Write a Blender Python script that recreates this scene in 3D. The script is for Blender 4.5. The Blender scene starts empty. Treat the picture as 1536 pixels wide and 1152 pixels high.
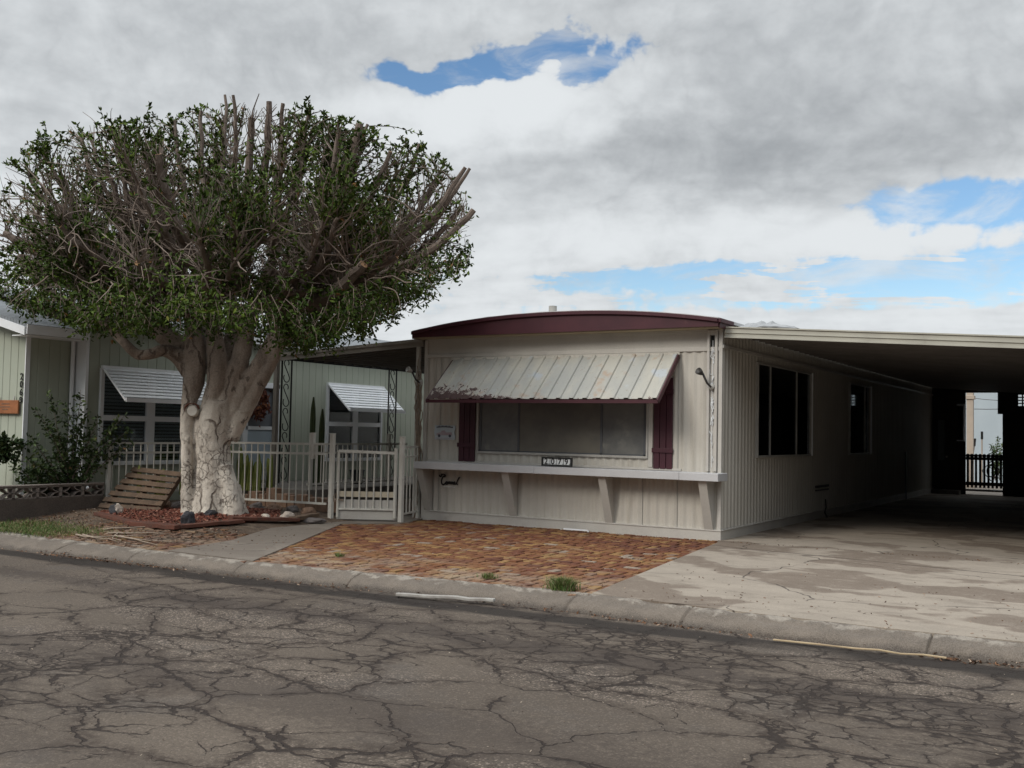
import bpy, bmesh, math, random
import numpy as np
from mathutils import Vector, Matrix, noise
C = bpy.context
scene = C.scene
R = math.radians
# ------------------------------------------------------------------ camera
FL, YAW, PITCH, ROLL = 1563.2, .54777, .046293, .019933
CAM = Vector((5.287, -14.516, 1.5))
fwd = Vector((-math.sin(YAW)*math.cos(PITCH), math.cos(YAW)*math.cos(PITCH), math.sin(PITCH)))
r0 = Vector((math.cos(YAW), math.sin(YAW), 0)); u0 = r0.cross(fwd)
rt = r0*math.cos(ROLL)+u0*math.sin(ROLL); up = -r0*math.sin(ROLL)+u0*math.cos(ROLL)
cd = bpy.data.cameras.new('camera'); cam = bpy.data.objects.new('camera', cd); scene.collection.objects.link(cam)
cam.matrix_world = Matrix(((rt.x, up.x, -fwd.x, CAM.x), (rt.y, up.y, -fwd.y, CAM.y), (rt.z, up.z, -fwd.z, CAM.z), (0, 0, 0, 1)))
cd.sensor_fit = 'HORIZONTAL'; cd.sensor_width = 36; cd.lens = 36*FL/1536; cd.clip_end = 2000; cd.clip_start = .1
scene.camera = cam
# ------------------------------------------------------------------ light
SUN_EL, SUN_AZ = R(35), R(200)          # azimuth clockwise from +Y
scene.view_settings.view_transform = 'Standard'; scene.view_settings.look = 'None'
scene.view_settings.exposure = 0.14; scene.view_settings.gamma = 1
sl = bpy.data.lights.new('sun', 'SUN'); sl.energy = 1.5; sl.angle = R(20); sl.color = (1, .93, .83)
so = bpy.data.objects.new('sun', sl); scene.collection.objects.link(so)
sd = Vector((math.sin(SUN_AZ)*math.cos(SUN_EL), math.cos(SUN_AZ)*math.cos(SUN_EL), math.sin(SUN_EL)))
scene.cycles.max_bounces = 6; scene.cycles.diffuse_bounces = 3; scene.cycles.glossy_bounces = 2; scene.cycles.transparent_max_bounces = 6
so.rotation_euler = sd.to_track_quat('Z', 'Y').to_euler()


class NT:
    """small node-tree helper"""
    def __init__(s, tree): s.t = tree; s.n = tree.nodes; s.l = tree.links
    def add(s, typ, **k):
        n = s.n.new(typ)
        for a, b in k.items():
            setattr(n, a, b)
        return n
    def put(s, sock, v):
        if isinstance(v, bpy.types.NodeSocket): s.l.new(v, sock)
        elif v is not None:
            if hasattr(sock.default_value, '__len__') and not hasattr(v, '__len__'): v = [v]*len(sock.default_value)
            if hasattr(v, '__len__') and len(v) == 3 and len(sock.default_value) == 4: v = (*v, 1)
            sock.default_value = v
    def m(s, op, a, b=None, c=None, clamp=False):
        n = s.add('ShaderNodeMath', operation=op, use_clamp=clamp)
        s.put(n.inputs[0], a)
        if b is not None: s.put(n.inputs[1], b)
        if c is not None: s.put(n.inputs[2], c)
        return n.outputs[0]
    def vm(s, op, a, b=None):
        n = s.add('ShaderNodeVectorMath', operation=op); s.put(n.inputs[0], a)
        if b is not None: s.put(n.inputs[1], b)
        return n.outputs[1] if op in ('DOT_PRODUCT', 'LENGTH') else n.outputs[0]
    def mul(s, v, k):
        n = s.add('ShaderNodeVectorMath', operation='MULTIPLY'); s.put(n.inputs[0], v); n.inputs[1].default_value = k if hasattr(k, '__len__') else (k, k, k); return n.outputs[0]
    def noise(s, vec, scale, detail=4, rough=.5, dist=0):
        n = s.add('ShaderNodeTexNoise'); s.put(n.inputs['Vector'], vec); n.inputs['Scale'].default_value = scale
        n.inputs['Detail'].default_value = detail; n.inputs['Roughness'].default_value = rough; n.inputs['Distortion'].default_value = dist
        return n.outputs['Fac']
    def noisec(s, vec, scale, detail=2):
        n = s.add('ShaderNodeTexNoise'); s.put(n.inputs['Vector'], vec); n.inputs['Scale'].default_value = scale; n.inputs['Detail'].default_value = detail
        return n.outputs['Color']
    def ss(s, v, a, b, lo=0., hi=1.):
        n = s.add('ShaderNodeMapRange', interpolation_type='SMOOTHSTEP'); s.put(n.inputs[0], v)
        n.inputs[1].default_value = a; n.inputs[2].default_value = b; n.inputs[3].default_value = lo; n.inputs[4].default_value = hi
        return n.outputs[0]
    def mix(s, f, a, b, blend='MIX'):
        n = s.add('ShaderNodeMix', data_type='RGBA', blend_type=blend); s.put(n.inputs[0], f); s.put(n.inputs[6], a); s.put(n.inputs[7], b)
        return n.outputs[2]
    def voro(s, vec, scale, feature='F1', rnd=1.):
        n = s.add('ShaderNodeTexVoronoi', feature=feature); s.put(n.inputs['Vector'], vec); n.inputs['Scale'].default_value = scale
        n.inputs['Randomness'].default_value = rnd
        return n
    def warp(s, vec, scale, amt, detail=2):
        c = s.noisec(vec, scale, detail); d = s.vm('SUBTRACT', c, (.5, .5, .5)); return s.vm('ADD', vec, s.mul(d, amt))


# ------------------------------------------------------------------ sky
world = bpy.data.worlds.new('World'); scene.world = world; world.use_nodes = True
w = NT(world.node_tree); w.n.clear()
out = w.add('ShaderNodeOutputWorld'); bg = w.add('ShaderNodeBackground'); w.l.new(bg.outputs[0], out.inputs[0])
sky = w.add('ShaderNodeTexSky', sky_type='NISHITA', sun_disc=False); sky.sun_elevation = SUN_EL; sky.sun_rotation = SUN_AZ
sky.dust_density = .4; sky.ozone_density = 1.6
tc = w.add('ShaderNodeTexCoord'); D = w.vm('NORMALIZE', tc.outputs['Generated'])
sep = w.add('ShaderNodeSeparateXYZ'); w.put(sep.inputs[0], D)
zc = w.m('MAXIMUM', sep.outputs[2], 0.)
den = w.m('ADD', zc, .10)
comb = w.add('ShaderNodeCombineXYZ'); w.put(comb.inputs[0], w.m('DIVIDE', sep.outputs[0], den)); w.put(comb.inputs[1], w.m('DIVIDE', sep.outputs[1], den))
P = comb.outputs[0]
wn_ = w.vm('SUBTRACT', w.noisec(w.mul(D, (1, 1, 1.6)), 11., 5), (.5, .5, .5))
wb_ = w.vm('SUBTRACT', w.noisec(D, 3.2, 2), (.5, .5, .5))
Dbig = w.vm('ADD', w.vm('ADD', D, w.mul(wn_, .10)), w.mul(wb_, .10)); Dsml = w.vm('ADD', D, w.mul(wn_, (.06, .06, .022)))
def blob(dirv, a, b, fine=False, lop=0.):
    d0 = Vector(dirv).normalized(); t1 = d0.cross(Vector((0, 0, 1))).normalized(); t2 = t1.cross(d0).normalized()
    Dw = Dsml if fine else Dbig
    u = w.m('DIVIDE', w.vm('DOT_PRODUCT', Dw, tuple(t1)), a); v = w.m('DIVIDE', w.vm('DOT_PRODUCT', Dw, tuple(t2)), b)
    if lop: v = w.m('ADD', v, w.m('MULTIPLY', u, lop))
    g = w.m('POWER', 2.718, w.m('MULTIPLY', w.m('ADD', w.m('MULTIPLY', u, u), w.m('MULTIPLY', v, v)), -1.))
    return w.m('MULTIPLY', g, w.m('GREATER_THAN', w.vm('DOT_PRODUCT', D, tuple(d0)), .3))
n1 = w.noise(P, .8, 7, .6, .2)
n2 = w.noise(w.vm('ADD', P, (7.3, 2.1, 0)), .42, 4, .5, .3)
n3 = w.noise(w.vm('ADD', w.mul(D, (1, 1, 9)), w.mul(wb_, .3)), 5.0, 6, .62, .1)
nf = w.noise(w.mul(D, (1, 1, 1.7)), 16., 6, .62, .3)
holes = w.m('ADD', blob((-.466, .812, .352), .074, .019, lop=.15), blob((-.535, .767, .345), .055, .013))
holes = w.m('ADD', holes, blob((-.135, .968, .207), .085, .023, True, lop=.12))
band = w.m('ADD', blob((-.13, .975, .153), .20, .013, True), w.m('MULTIPLY', blob((-.36, .92, .148), .22, .014, True), .85))
band = w.m('ADD', band, w.m('MULTIPLY', blob((-.22, .955, .125), .34, .012, True), .72))
hol2 = w.m('MULTIPLY', band, w.ss(n3, .36, .54))
cov = w.m('ADD', w.m('MULTIPLY', n1, .9), .42)
cov = w.m('ADD', cov, w.m('MULTIPLY', w.m('SUBTRACT', nf, .5), 1.1))
bil = w.m('ABSOLUTE', w.m('SUBTRACT', w.noise(w.vm('ADD', D, w.mul(wb_, .1)), 19., 4, .55, .2), .5))
cov = w.m('ADD', cov, w.m('MULTIPLY', w.m('SUBTRACT', bil, .09), 2.6))
cov = w.m('SUBTRACT', cov, w.m('MULTIPLY', holes, 1.45))
cov = w.m('SUBTRACT', cov, w.m('MULTIPLY', hol2, 1.15))
wisp = w.m('MULTIPLY', w.ss(w.noise(w.mul(D, (1, 1, 3.)), 9., 6, .6, .5), .44, .68), .68)
mask = w.m('MAXIMUM', w.ss(cov, -.04, .42), wisp)
# lit and shaded cloud: thickness difference towards the light
na = w.noise(w.vm('ADD', P, (-.07, -.12, 0)), .8, 4, .6, .2)
relief = w.m('ADD', w.m('MULTIPLY', w.m('SUBTRACT', n1, na), 1.3), w.m('MULTIPLY', w.m('SUBTRACT', nf, .5), .32))
dark = w.m('ADD', w.m('MULTIPLY', blob((-.31, .91, .275), .20, .060), .60), w.m('MULTIPLY', blob((-.74, .58, .34), .30, .10), .30))
lum = w.m('ADD', w.m('MULTIPLY', n2, .60), w.m('ADD', w.m('MULTIPLY', bil, .7), .36))
lum = w.m('SUBTRACT', w.m('ADD', lum, relief), w.m('MULTIPLY', dark, .58))
lum = w.m('ADD', lum, w.m('MULTIPLY', w.ss(sep.outputs[2], .26, .10), .20))
lum = w.m('ADD', lum, w.m('MULTIPLY', blob((-.50, .81, .310), .19, .030), .50))
lum = w.m('ADD', lum, w.m('MULTIPLY', blob((-.20, .95, .185), .24, .020, True), .35))
ccol = w.mix(w.ss(lum, .10, 1.10), (.30, .32, .34), (.70, .73, .75))
# a thick overcast is brighter overhead and where the sun is; low sky behind and right is dimmed to darken the carport
hi = w.ss(sep.outputs[2], .36, .95, 1., 2.2)
back = w.ss(w.vm('DOT_PRODUCT', D, tuple(sd)), .1, 1., 1., 1.6)
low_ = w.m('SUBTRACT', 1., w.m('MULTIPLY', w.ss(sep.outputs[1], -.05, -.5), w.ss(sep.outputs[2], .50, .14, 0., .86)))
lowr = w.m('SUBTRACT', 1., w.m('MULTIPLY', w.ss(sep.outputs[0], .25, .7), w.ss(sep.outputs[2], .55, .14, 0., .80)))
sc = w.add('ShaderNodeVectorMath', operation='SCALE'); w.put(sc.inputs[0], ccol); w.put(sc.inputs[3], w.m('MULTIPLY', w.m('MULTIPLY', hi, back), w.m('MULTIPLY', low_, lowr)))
skc = w.add('ShaderNodeVectorMath', operation='SCALE'); w.put(skc.inputs[0], sky.outputs[0]); skc.inputs[3].default_value = .118
hs = w.add('ShaderNodeHueSaturation'); hs.inputs['Saturation'].default_value = 1.15; w.put(hs.inputs['Color'], skc.outputs[0])
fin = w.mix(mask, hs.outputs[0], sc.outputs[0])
world.cycles.sampling_method = 'MANUAL'; world.cycles.sample_map_resolution = 256
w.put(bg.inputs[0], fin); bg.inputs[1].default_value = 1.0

# ------------------------------------------------------------------ helpers
COL = scene.collection
def tag(o, label=None, cat=None, group=None, kind=None):
    if label: o['label'] = label
    if cat: o['category'] = cat
    if group: o['group'] = group
    if kind: o['kind'] = kind
    return o
def empty(name, loc=(0, 0, 0), label=None, cat=None, group=None, rz=0):
    o = bpy.data.objects.new(name, None); COL.objects.link(o); o.location = loc; o.rotation_euler = (0, 0, rz); o.empty_display_size = .1
    return tag(o, label, cat, group)
def copy_tree(o, parent=None):
    c = o.copy(); COL.objects.link(c); c.parent = parent
    for ch in list(o.children): copy_tree(ch, c)
    return c
class MB:
    def __init__(s): s.v = []; s.f = []; s.mi = []; s.cur = 0
    def vert(s, p): s.v.append(tuple(p)); return len(s.v)-1
    def face(s, idx): s.f.append(tuple(idx)); s.mi.append(s.cur)
    def box(s, a, b, M=None):
        x0, y0, z0 = a; x1, y1, z1 = b
        ps = [Vector(q) for q in ((x0, y0, z0), (x1, y0, z0), (x1, y1, z0), (x0, y1, z0), (x0, y0, z1), (x1, y0, z1), (x1, y1, z1), (x0, y1, z1))]
        if M: ps = [M @ q for q in ps]
        i = [s.vert(q) for q in ps]
        for q in ((0, 3, 2, 1), (4, 5, 6, 7), (0, 1, 5, 4), (1, 2, 6, 5), (2, 3, 7, 6), (3, 0, 4, 7)): s.face([i[k] for k in q])
        return s
    def bar(s, p, q, w, h, upv=(0, 0, 1)):
        p = Vector(p); q = Vector(q); d = (q-p); L = d.length; d.normalize(); u = Vector(upv); sd_ = d.cross(u)
        if sd_.length < 1e-4: sd_ = d.cross(Vector((0, 1, 0)))
        sd_.normalize(); u = sd_.cross(d)
        i = []
        for c in (p, q):
            for (a, b) in ((-1, -1), (1, -1), (1, 1), (-1, 1)): i.append(s.vert(c+sd_*a*w/2+u*b*h/2))
        for q4 in ((0, 3, 2, 1), (4, 5, 6, 7), (0, 1, 5, 4), (1, 2, 6, 5), (2, 3, 7, 6), (3, 0, 4, 7)): s.face([i[k] for k in q4])
        return s
    def tube(s, pts, rad, n=6, cap=True, capmat=None):
        pts = [Vector(p) for p in pts]; N = len(pts)
        if not hasattr(rad, '__len__'): rad = [rad]*N
        t = (pts[1]-pts[0]).normalized(); a = t.orthogonal().normalized(); rings = []
        for k in range(N):
            tk = (pts[min(k+1, N-1)]-pts[max(k-1, 0)])
            if tk.length < 1e-6: tk = t
            tk = tk.normalized(); a = a-tk*a.dot(tk)
            a = a.normalized() if a.length > 1e-5 else tk.orthogonal().normalized()
            b = tk.cross(a)
            rings.append([s.vert(pts[k]+(a*math.cos(2*math.pi*j/n)+b*math.sin(2*math.pi*j/n))*rad[k]) for j in range(n)])
        for k in range(N-1):
            for j in range(n): s.face((rings[k][j], rings[k][(j+1) % n], rings[k+1][(j+1) % n], rings[k+1][j]))
        if cap:
            s.face(rings[0][::-1]); c0 = s.cur
            if capmat is not None: s.cur = capmat
            s.face(rings[-1]); s.cur = c0
        return s
    def prism(s, poly, ax, a, b):
        """poly of 2D points extruded along axis ax ('x','y','z') from a to b"""
        def P3(p, t): return {'x': (t, p[0], p[1]), 'y': (p[0], t, p[1]), 'z': (p[0], p[1], t)}[ax]
        n = len(poly); A = [s.vert(P3(p, a)) for p in poly]; B = [s.vert(P3(p, b)) for p in poly]
        s.face(A[::-1]); s.face(B)
        for k in range(n): s.face((A[k], A[(k+1) % n], B[(k+1) % n], B[k]))
        return s
    def lathe(s, prof, c, n=16, M=None):
        rings = []
        for (r, z) in prof:
            ring = []
            for j in range(n):
                q = Vector((math.cos(2*math.pi*j/n)*r, math.sin(2*math.pi*j/n)*r, z))
                if M: q = M @ q
                ring.append(s.vert(q+Vector(c)))
            rings.append(ring)
        for k in range(len(prof)-1):
            for j in range(n): s.face((rings[k][j], rings[k][(j+1) % n], rings[k+1][(j+1) % n], rings[k+1][j]))
        s.face(rings[0][::-1]); s.face(rings[-1])
        return s
    def build(s, name, mat, parent=None, smooth=False, bevel=0, fix=True, loc=None):
        me = bpy.data.meshes.new(name); me.from_pydata(s.v, [], s.f)
        mats = mat if isinstance(mat, (list, tuple)) else [mat]
        for m_ in mats: me.materials.append(m_)
        if len(mats) > 1: me.polygons.foreach_set('material_index', s.mi)
        if fix:
            bm = bmesh.new(); bm.from_mesh(me); bmesh.ops.recalc_face_normals(bm, faces=bm.faces); bm.to_mesh(me); bm.free()
        if smooth: me.shade_smooth()
        o = bpy.data.objects.new(name, me); COL.objects.link(o)
        if loc is not None: o.location = loc
        if parent:
            o.parent = parent
            if loc is None: o.matrix_parent_inverse = world_of(parent).inverted()
        if bevel:
            b = o.modifiers.new('bevel', 'BEVEL'); b.width = bevel; b.segments = 2; b.limit_method = 'ANGLE'
        return o
def world_of(o):
    M = Matrix.LocRotScale(o.location, o.rotation_euler, o.scale)
    return world_of(o.parent) @ o.matrix_parent_inverse @ M if o.parent else M

def at_depth(px, py, dep):
    d = fwd*FL+rt*(px-768)-up*(py-576); return CAM+d*(dep/FL)
def on(px, py, ax, val):
    d = fwd*FL+rt*(px-768)-up*(py-576); return CAM+d*((val-CAM[ax])/d[ax])

# ------------------------------------------------------------------ materials
def newmat(name):
    m = bpy.data.materials.new(name); m.use_nodes = True; t = NT(m.node_tree); b = t.n['Principled BSDF']
    tcn = t.add('ShaderNodeTexCoord'); return m, t, b, tcn.outputs['Object']
def pm(name, col, col2=None, sc=3., rough=.7, bump=0., bsc=40., stain=None, ssc=1.5, samt=(.55, .75), metal=0., spec=.4, streak=False, grain=.0, gsc=60.):
    m, t, b, O = newmat(name)
    c = None
    n = t.noise(O, sc, 5, .6)
    c = t.mix(t.ss(n, .3, .7), col, col2 if col2 else tuple(x*.86 for x in col))
    if stain:
        v = t.mul(O, (6, 6, .45)) if streak else O
        sn = t.noise(v, ssc, 7, .65)
        c = t.mix(t.ss(sn, samt[0], samt[1]), c, stain)
    if grain:
        g = t.noise(O, gsc, 3, .7); c = t.mix(grain, c, t.mix(t.ss(g, .35, .65), tuple(x*.4 for x in col), tuple(min(1, x*1.6) for x in col)))
    t.put(b.inputs['Base Color'], c)
    b.inputs['Roughness'].default_value = rough; b.inputs['Metallic'].default_value = metal; b.inputs['Specular IOR Level'].default_value = spec
    if bump:
        bn = t.add('ShaderNodeBump'); bn.inputs['Strength'].default_value = bump; bn.inputs['Distance'].default_value = .01
        t.put(bn.inputs['Height'], t.noise(O, bsc, 5, .6)); t.put(b.inputs['Normal'], bn.outputs[0])
    return m
M = {}
M['siding'] = pm('siding_paint', (.52, .495, .445), (.47, .445, .395), 1.2, .55, .1, 30, (.36, .33, .28), 1.1, (.52, .82), streak=True, grain=.06)
M['trim'] = pm('trim_paint', (.50, .48, .44), (.44, .42, .39), 2., .5, .1, 40, (.30, .27, .23), 2.0, (.60, .85), grain=.06)
M['shelf'] = pm('shelf_paint', (.50, .50, .51), (.44, .435, .44), 1.5, .6, .1, 40, (.38, .34, .30), 1.6, (.6, .8), grain=.05)
M['maroon'] = pm('maroon_paint', (.070, .018, .026), (.050, .013, .020), 2., .5, .05, 40, (.12, .05, .05), 3., (.62, .8))
M['maroon_dark'] = pm('maroon_shutter_paint', (.060, .012, .022), (.042, .010, .018), 2., .5)
M['roofwhite'] = pm('roof_coating', (.62, .63, .62), (.5, .5, .5), 2., .7, .3, 20)
M['screen'] = pm('window_screen', (.155, .145, .120), (.090, .086, .080), 1.3, .38, .15, 260, (.16, .15, .13), 2.5, (.55, .75))
M['screenframe'] = pm('screen_frame', (.42, .41, .38), (.33, .32, .30), 3., .5)
M['fencewhite'] = pm('fence_paint', (.62, .61, .56), (.54, .52, .47), 6., .5, .1, 60, (.22, .16, .11), 5., (.66, .78))
M['cream'] = pm('cream_board', (.60, .53, .40), (.52, .46, .35), 3., .6)
M['green'] = pm('sage_siding', (.40, .43, .355), (.36, .39, .32), 1., .6, .1, 60, (.30, .325, .265), 1.2, (.6, .8), streak=True)
M['white'] = pm('white_paint', (.80, .82, .84), (.74, .76, .78), 2., .45)
M['alu'] = pm('awning_aluminium', (.86, .88, .90), (.80, .82, .84), 2., .4, 0)
M['black'] = pm('black_iron', (.012, .012, .013), (.02, .018, .017), 8., .5, metal=.2)
M['darkmetal'] = pm('dark_metal', (.03, .028, .028), (.05, .045, .04), 8., .5)
M['carport'] = pm('carport_fascia_paint', (.44, .43, .37), (.38, .37, .32), 2., .5, .05, 40, (.26, .24, .2), 2., (.6, .8))
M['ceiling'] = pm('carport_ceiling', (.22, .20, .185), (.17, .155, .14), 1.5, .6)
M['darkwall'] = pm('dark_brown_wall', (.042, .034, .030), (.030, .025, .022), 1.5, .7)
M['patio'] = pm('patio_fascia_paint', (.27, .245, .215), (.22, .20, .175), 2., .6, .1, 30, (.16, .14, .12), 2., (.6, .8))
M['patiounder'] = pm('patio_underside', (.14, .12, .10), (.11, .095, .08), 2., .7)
M['shingle'] = None
M['wood'] = pm('weathered_wood', (.15, .10, .065), (.085, .058, .042), 5., .85, .5, 60, (.06, .045, .035), 4., (.55, .75), grain=.2)
M['redwood'] = pm('red_timber', (.135, .050, .032), (.075, .036, .026), 6., .9, .5, 50, (.05, .035, .03), 5., (.55, .7), grain=.2)
M['orangewood'] = pm('varnished_wood', (.34, .13, .05), (.22, .08, .03), 6., .6, .2, 50)
M['block'] = pm('concrete_block', (.25, .215, .19), (.19, .16, .14), 3., .9, .4, 80, (.07, .06, .05), 3., (.55, .75), grain=.25)
M['blockdark'] = pm('concrete_block_base', (.12, .095, .08), (.085, .07, .06), 3., .9, .4, 80, grain=.25)
M['rockdark'] = pm('dark_rock', (.045, .045, .052), (.03, .03, .034), 5., .8, .6, 25, grain=.2)
M['rockpale'] = pm('pale_rock', (.48, .42, .36), (.36, .30, .26), 5., .85, .6, 25, grain=.2)
M['rockbrown'] = pm('brown_rock', (.24, .15, .10), (.15, .10, .075), 5., .85, .6, 25, grain=.2)
M['rockgrey'] = pm('grey_rock', (.15, .13, .125), (.10, .09, .085), 5., .85, .6, 25, grain=.2)
M['rockbone'] = pm('bleached_rock', (.55, .50, .43), (.40, .34, .28), 7., .8, .5, 25)
M['drywood'] = pm('dry_root', (.33, .27, .21), (.24, .19, .15), 10., .9)
M['pot'] = pm('dark_pot', (.03, .035, .045), (.02, .02, .025), 4., .4)
M['whitepot'] = pm('white_ceramic', (.72, .72, .70), (.62, .62, .60), 4., .35)
M['lath'] = pm('pine_lath', (.46, .36, .22), (.36, .27, .17), 8., .7)
M['plastic'] = pm('white_plastic_strip', (.42, .41, .38), (.26, .24, .22), 6., .5)
M['bluewall'] = pm('pale_blue_wall', (.42, .48, .52), (.38, .44, .48), 1., .7)
M['beige'] = pm('beige_post_paint', (.45, .37, .30), (.38, .32, .26), 2., .7)
M['grassdry'] = pm('dry_blade', (.16, .15, .07), (.11, .12, .05), 3., .8)
M['cactus'] = pm('cactus_skin', (.045, .075, .03), (.07, .09, .03), 6., .6, .3, 60)
M['ycactus'] = pm('yellow_green_cactus', (.25, .27, .06), (.14, .18, .05), 6., .6, .3, 60)
M['curtain'] = pm('curtain_cloth', (.60, .68, .72), (.48, .54, .58), 2., .9)
M['interior'] = pm('dark_interior', (.02, .02, .02), (.015, .015, .015), 2., .9)
M['bluepanel'] = pm('pale_blue_door_panel', (.40, .47, .53), (.36, .43, .48), 1., .5)
M['doorgrey'] = pm('grey_door_face', (.19, .20, .22), (.16, .17, .19), 1., .4)
M['blind'] = pm('window_blind', (.26, .29, .29), (.22, .25, .25), 1., .5)
M['copper'] = pm('dry_flower_red', (.16, .055, .035), (.08, .025, .022), 20., .9)
M['copper2'] = pm('dry_flower_orange', (.30, .12, .05), (.18, .07, .035), 20., .9)
M['digit'] = pm('digit_black', (.012, .012, .012), (.02, .02, .02), 5., .5)
M['tile'] = pm('number_tile', (.74, .76, .75), (.66, .68, .68), 5., .35)
M['plaque'] = pm('plaque_enamel', (.48, .54, .58), (.42, .48, .52), 9., .4)
M['plaqueink'] = pm('plaque_ink', (.05, .06, .08), (.08, .08, .10), 9., .5)
M['plaquered'] = pm('plaque_faded_red', (.36, .28, .30), (.42, .36, .40), 9., .5)
M['tan'] = pm('tan_shelf_edge', (.40, .33, .22), (.35, .29, .2), 9., .6)
M['concrete2'] = pm('porch_concrete', (.20, .18, .16), (.14, .125, .11), 2., .9, .3, 40, grain=.15)

def glassmat():
    m, t, b, O = newmat('window_glass'); t.n.remove(b)
    tr = t.add('ShaderNodeBsdfTransparent'); tr.inputs[0].default_value = (.80, .84, .86, 1)
    gl = t.add('ShaderNodeBsdfGlossy'); gl.inputs['Roughness'].default_value = .03; gl.inputs[0].default_value = (.9, .95, 1, 1)
    fr = t.add('ShaderNodeFresnel'); fr.inputs[0].default_value = 1.5
    mx = t.add('ShaderNodeMixShader'); t.put(mx.inputs[0], t.m('ADD', fr.outputs[0], .03)); t.l.new(tr.outputs[0], mx.inputs[1]); t.l.new(gl.outputs[0], mx.inputs[2])
    t.l.new(mx.outputs[0], t.n['Material Output'].inputs[0]); return m
M['glass'] = glassmat()

def shingle():
    m, t, b, O = newmat('roof_shingles')
    br = t.add('ShaderNodeTexBrick'); mp = t.add('ShaderNodeMapping'); t.put(mp.inputs[0], O); mp.inputs['Rotation'].default_value = (0, 0, R(90))
    t.put(br.inputs['Vector'], mp.outputs[0]); br.inputs['Scale'].default_value = 3.2; br.inputs['Mortar Size'].default_value = .03
    for i, c in ((1, (.20, .22, .24)), (2, (.13, .145, .16)), (3, (.05, .055, .06))): br.inputs[i].default_value = (*c, 1)
    t.put(b.inputs['Base Color'], t.mix(.4, br.outputs[0], t.mix(t.noise(O, 30, 3), (.1, .11, .12), (.36, .38, .40)))); b.inputs['Roughness'].default_value = .9
    return m
M['shingle'] = shingle()

def awningmat():
    m, t, b, O = newmat('peeling_awning_paint')
    c = t.mix(t.ss(t.noise(t.mul(O, (2.2, 1, 1)), 1.6, 5, .6), .35, .65), (.40, .385, .335), (.33, .33, .305))
    c = t.mix(t.ss(t.noise(O, 3.1, 4, .6), .58, .72), c, (.36, .28, .215))          # rusty wash
    c = t.mix(t.ss(t.noise(O, 2.3, 3, .5), .60, .70), c, (.38, .405, .42))
    sx = t.add('ShaderNodeSeparateXYZ'); t.put(sx.inputs[0], O)
    near = t.m('MULTIPLY', t.ss(sx.outputs[0], -2.6, -4.6), t.ss(sx.outputs[2], 2.55, 2.03))
    edge = t.m('MULTIPLY', t.ss(sx.outputs[2], 2.12, 2.0), .22)
    fl = t.noise(t.warp(O, 14, .12), 9., 6, .75)
    pk = t.m('ADD', fl, t.m('ADD', t.m('MULTIPLY', near, .33), edge))
    c = t.mix(t.ss(t.noise(t.mul(O, (1, 1, .35)), 26, 5, .7), .60, .70), c, (.24, .20, .16))
    c = t.mix(t.ss(pk, .71, .74), c, (.50, .45, .40))
    c = t.mix(t.ss(pk, .74, .765), c, (.055, .025, .022))
    t.put(b.inputs['Base Color'], c); b.inputs['Roughness'].default_value = .65
    bn = t.add('ShaderNodeBump'); bn.inputs['Strength'].default_value = .4; bn.inputs['Distance'].default_value = .004
    t.put(bn.inputs['Height'], t.ss(pk, .70, .75, 1., 0.)); t.put(b.inputs['Normal'], bn.outputs[0])
    return m
M['awning'] = awningmat()

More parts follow.
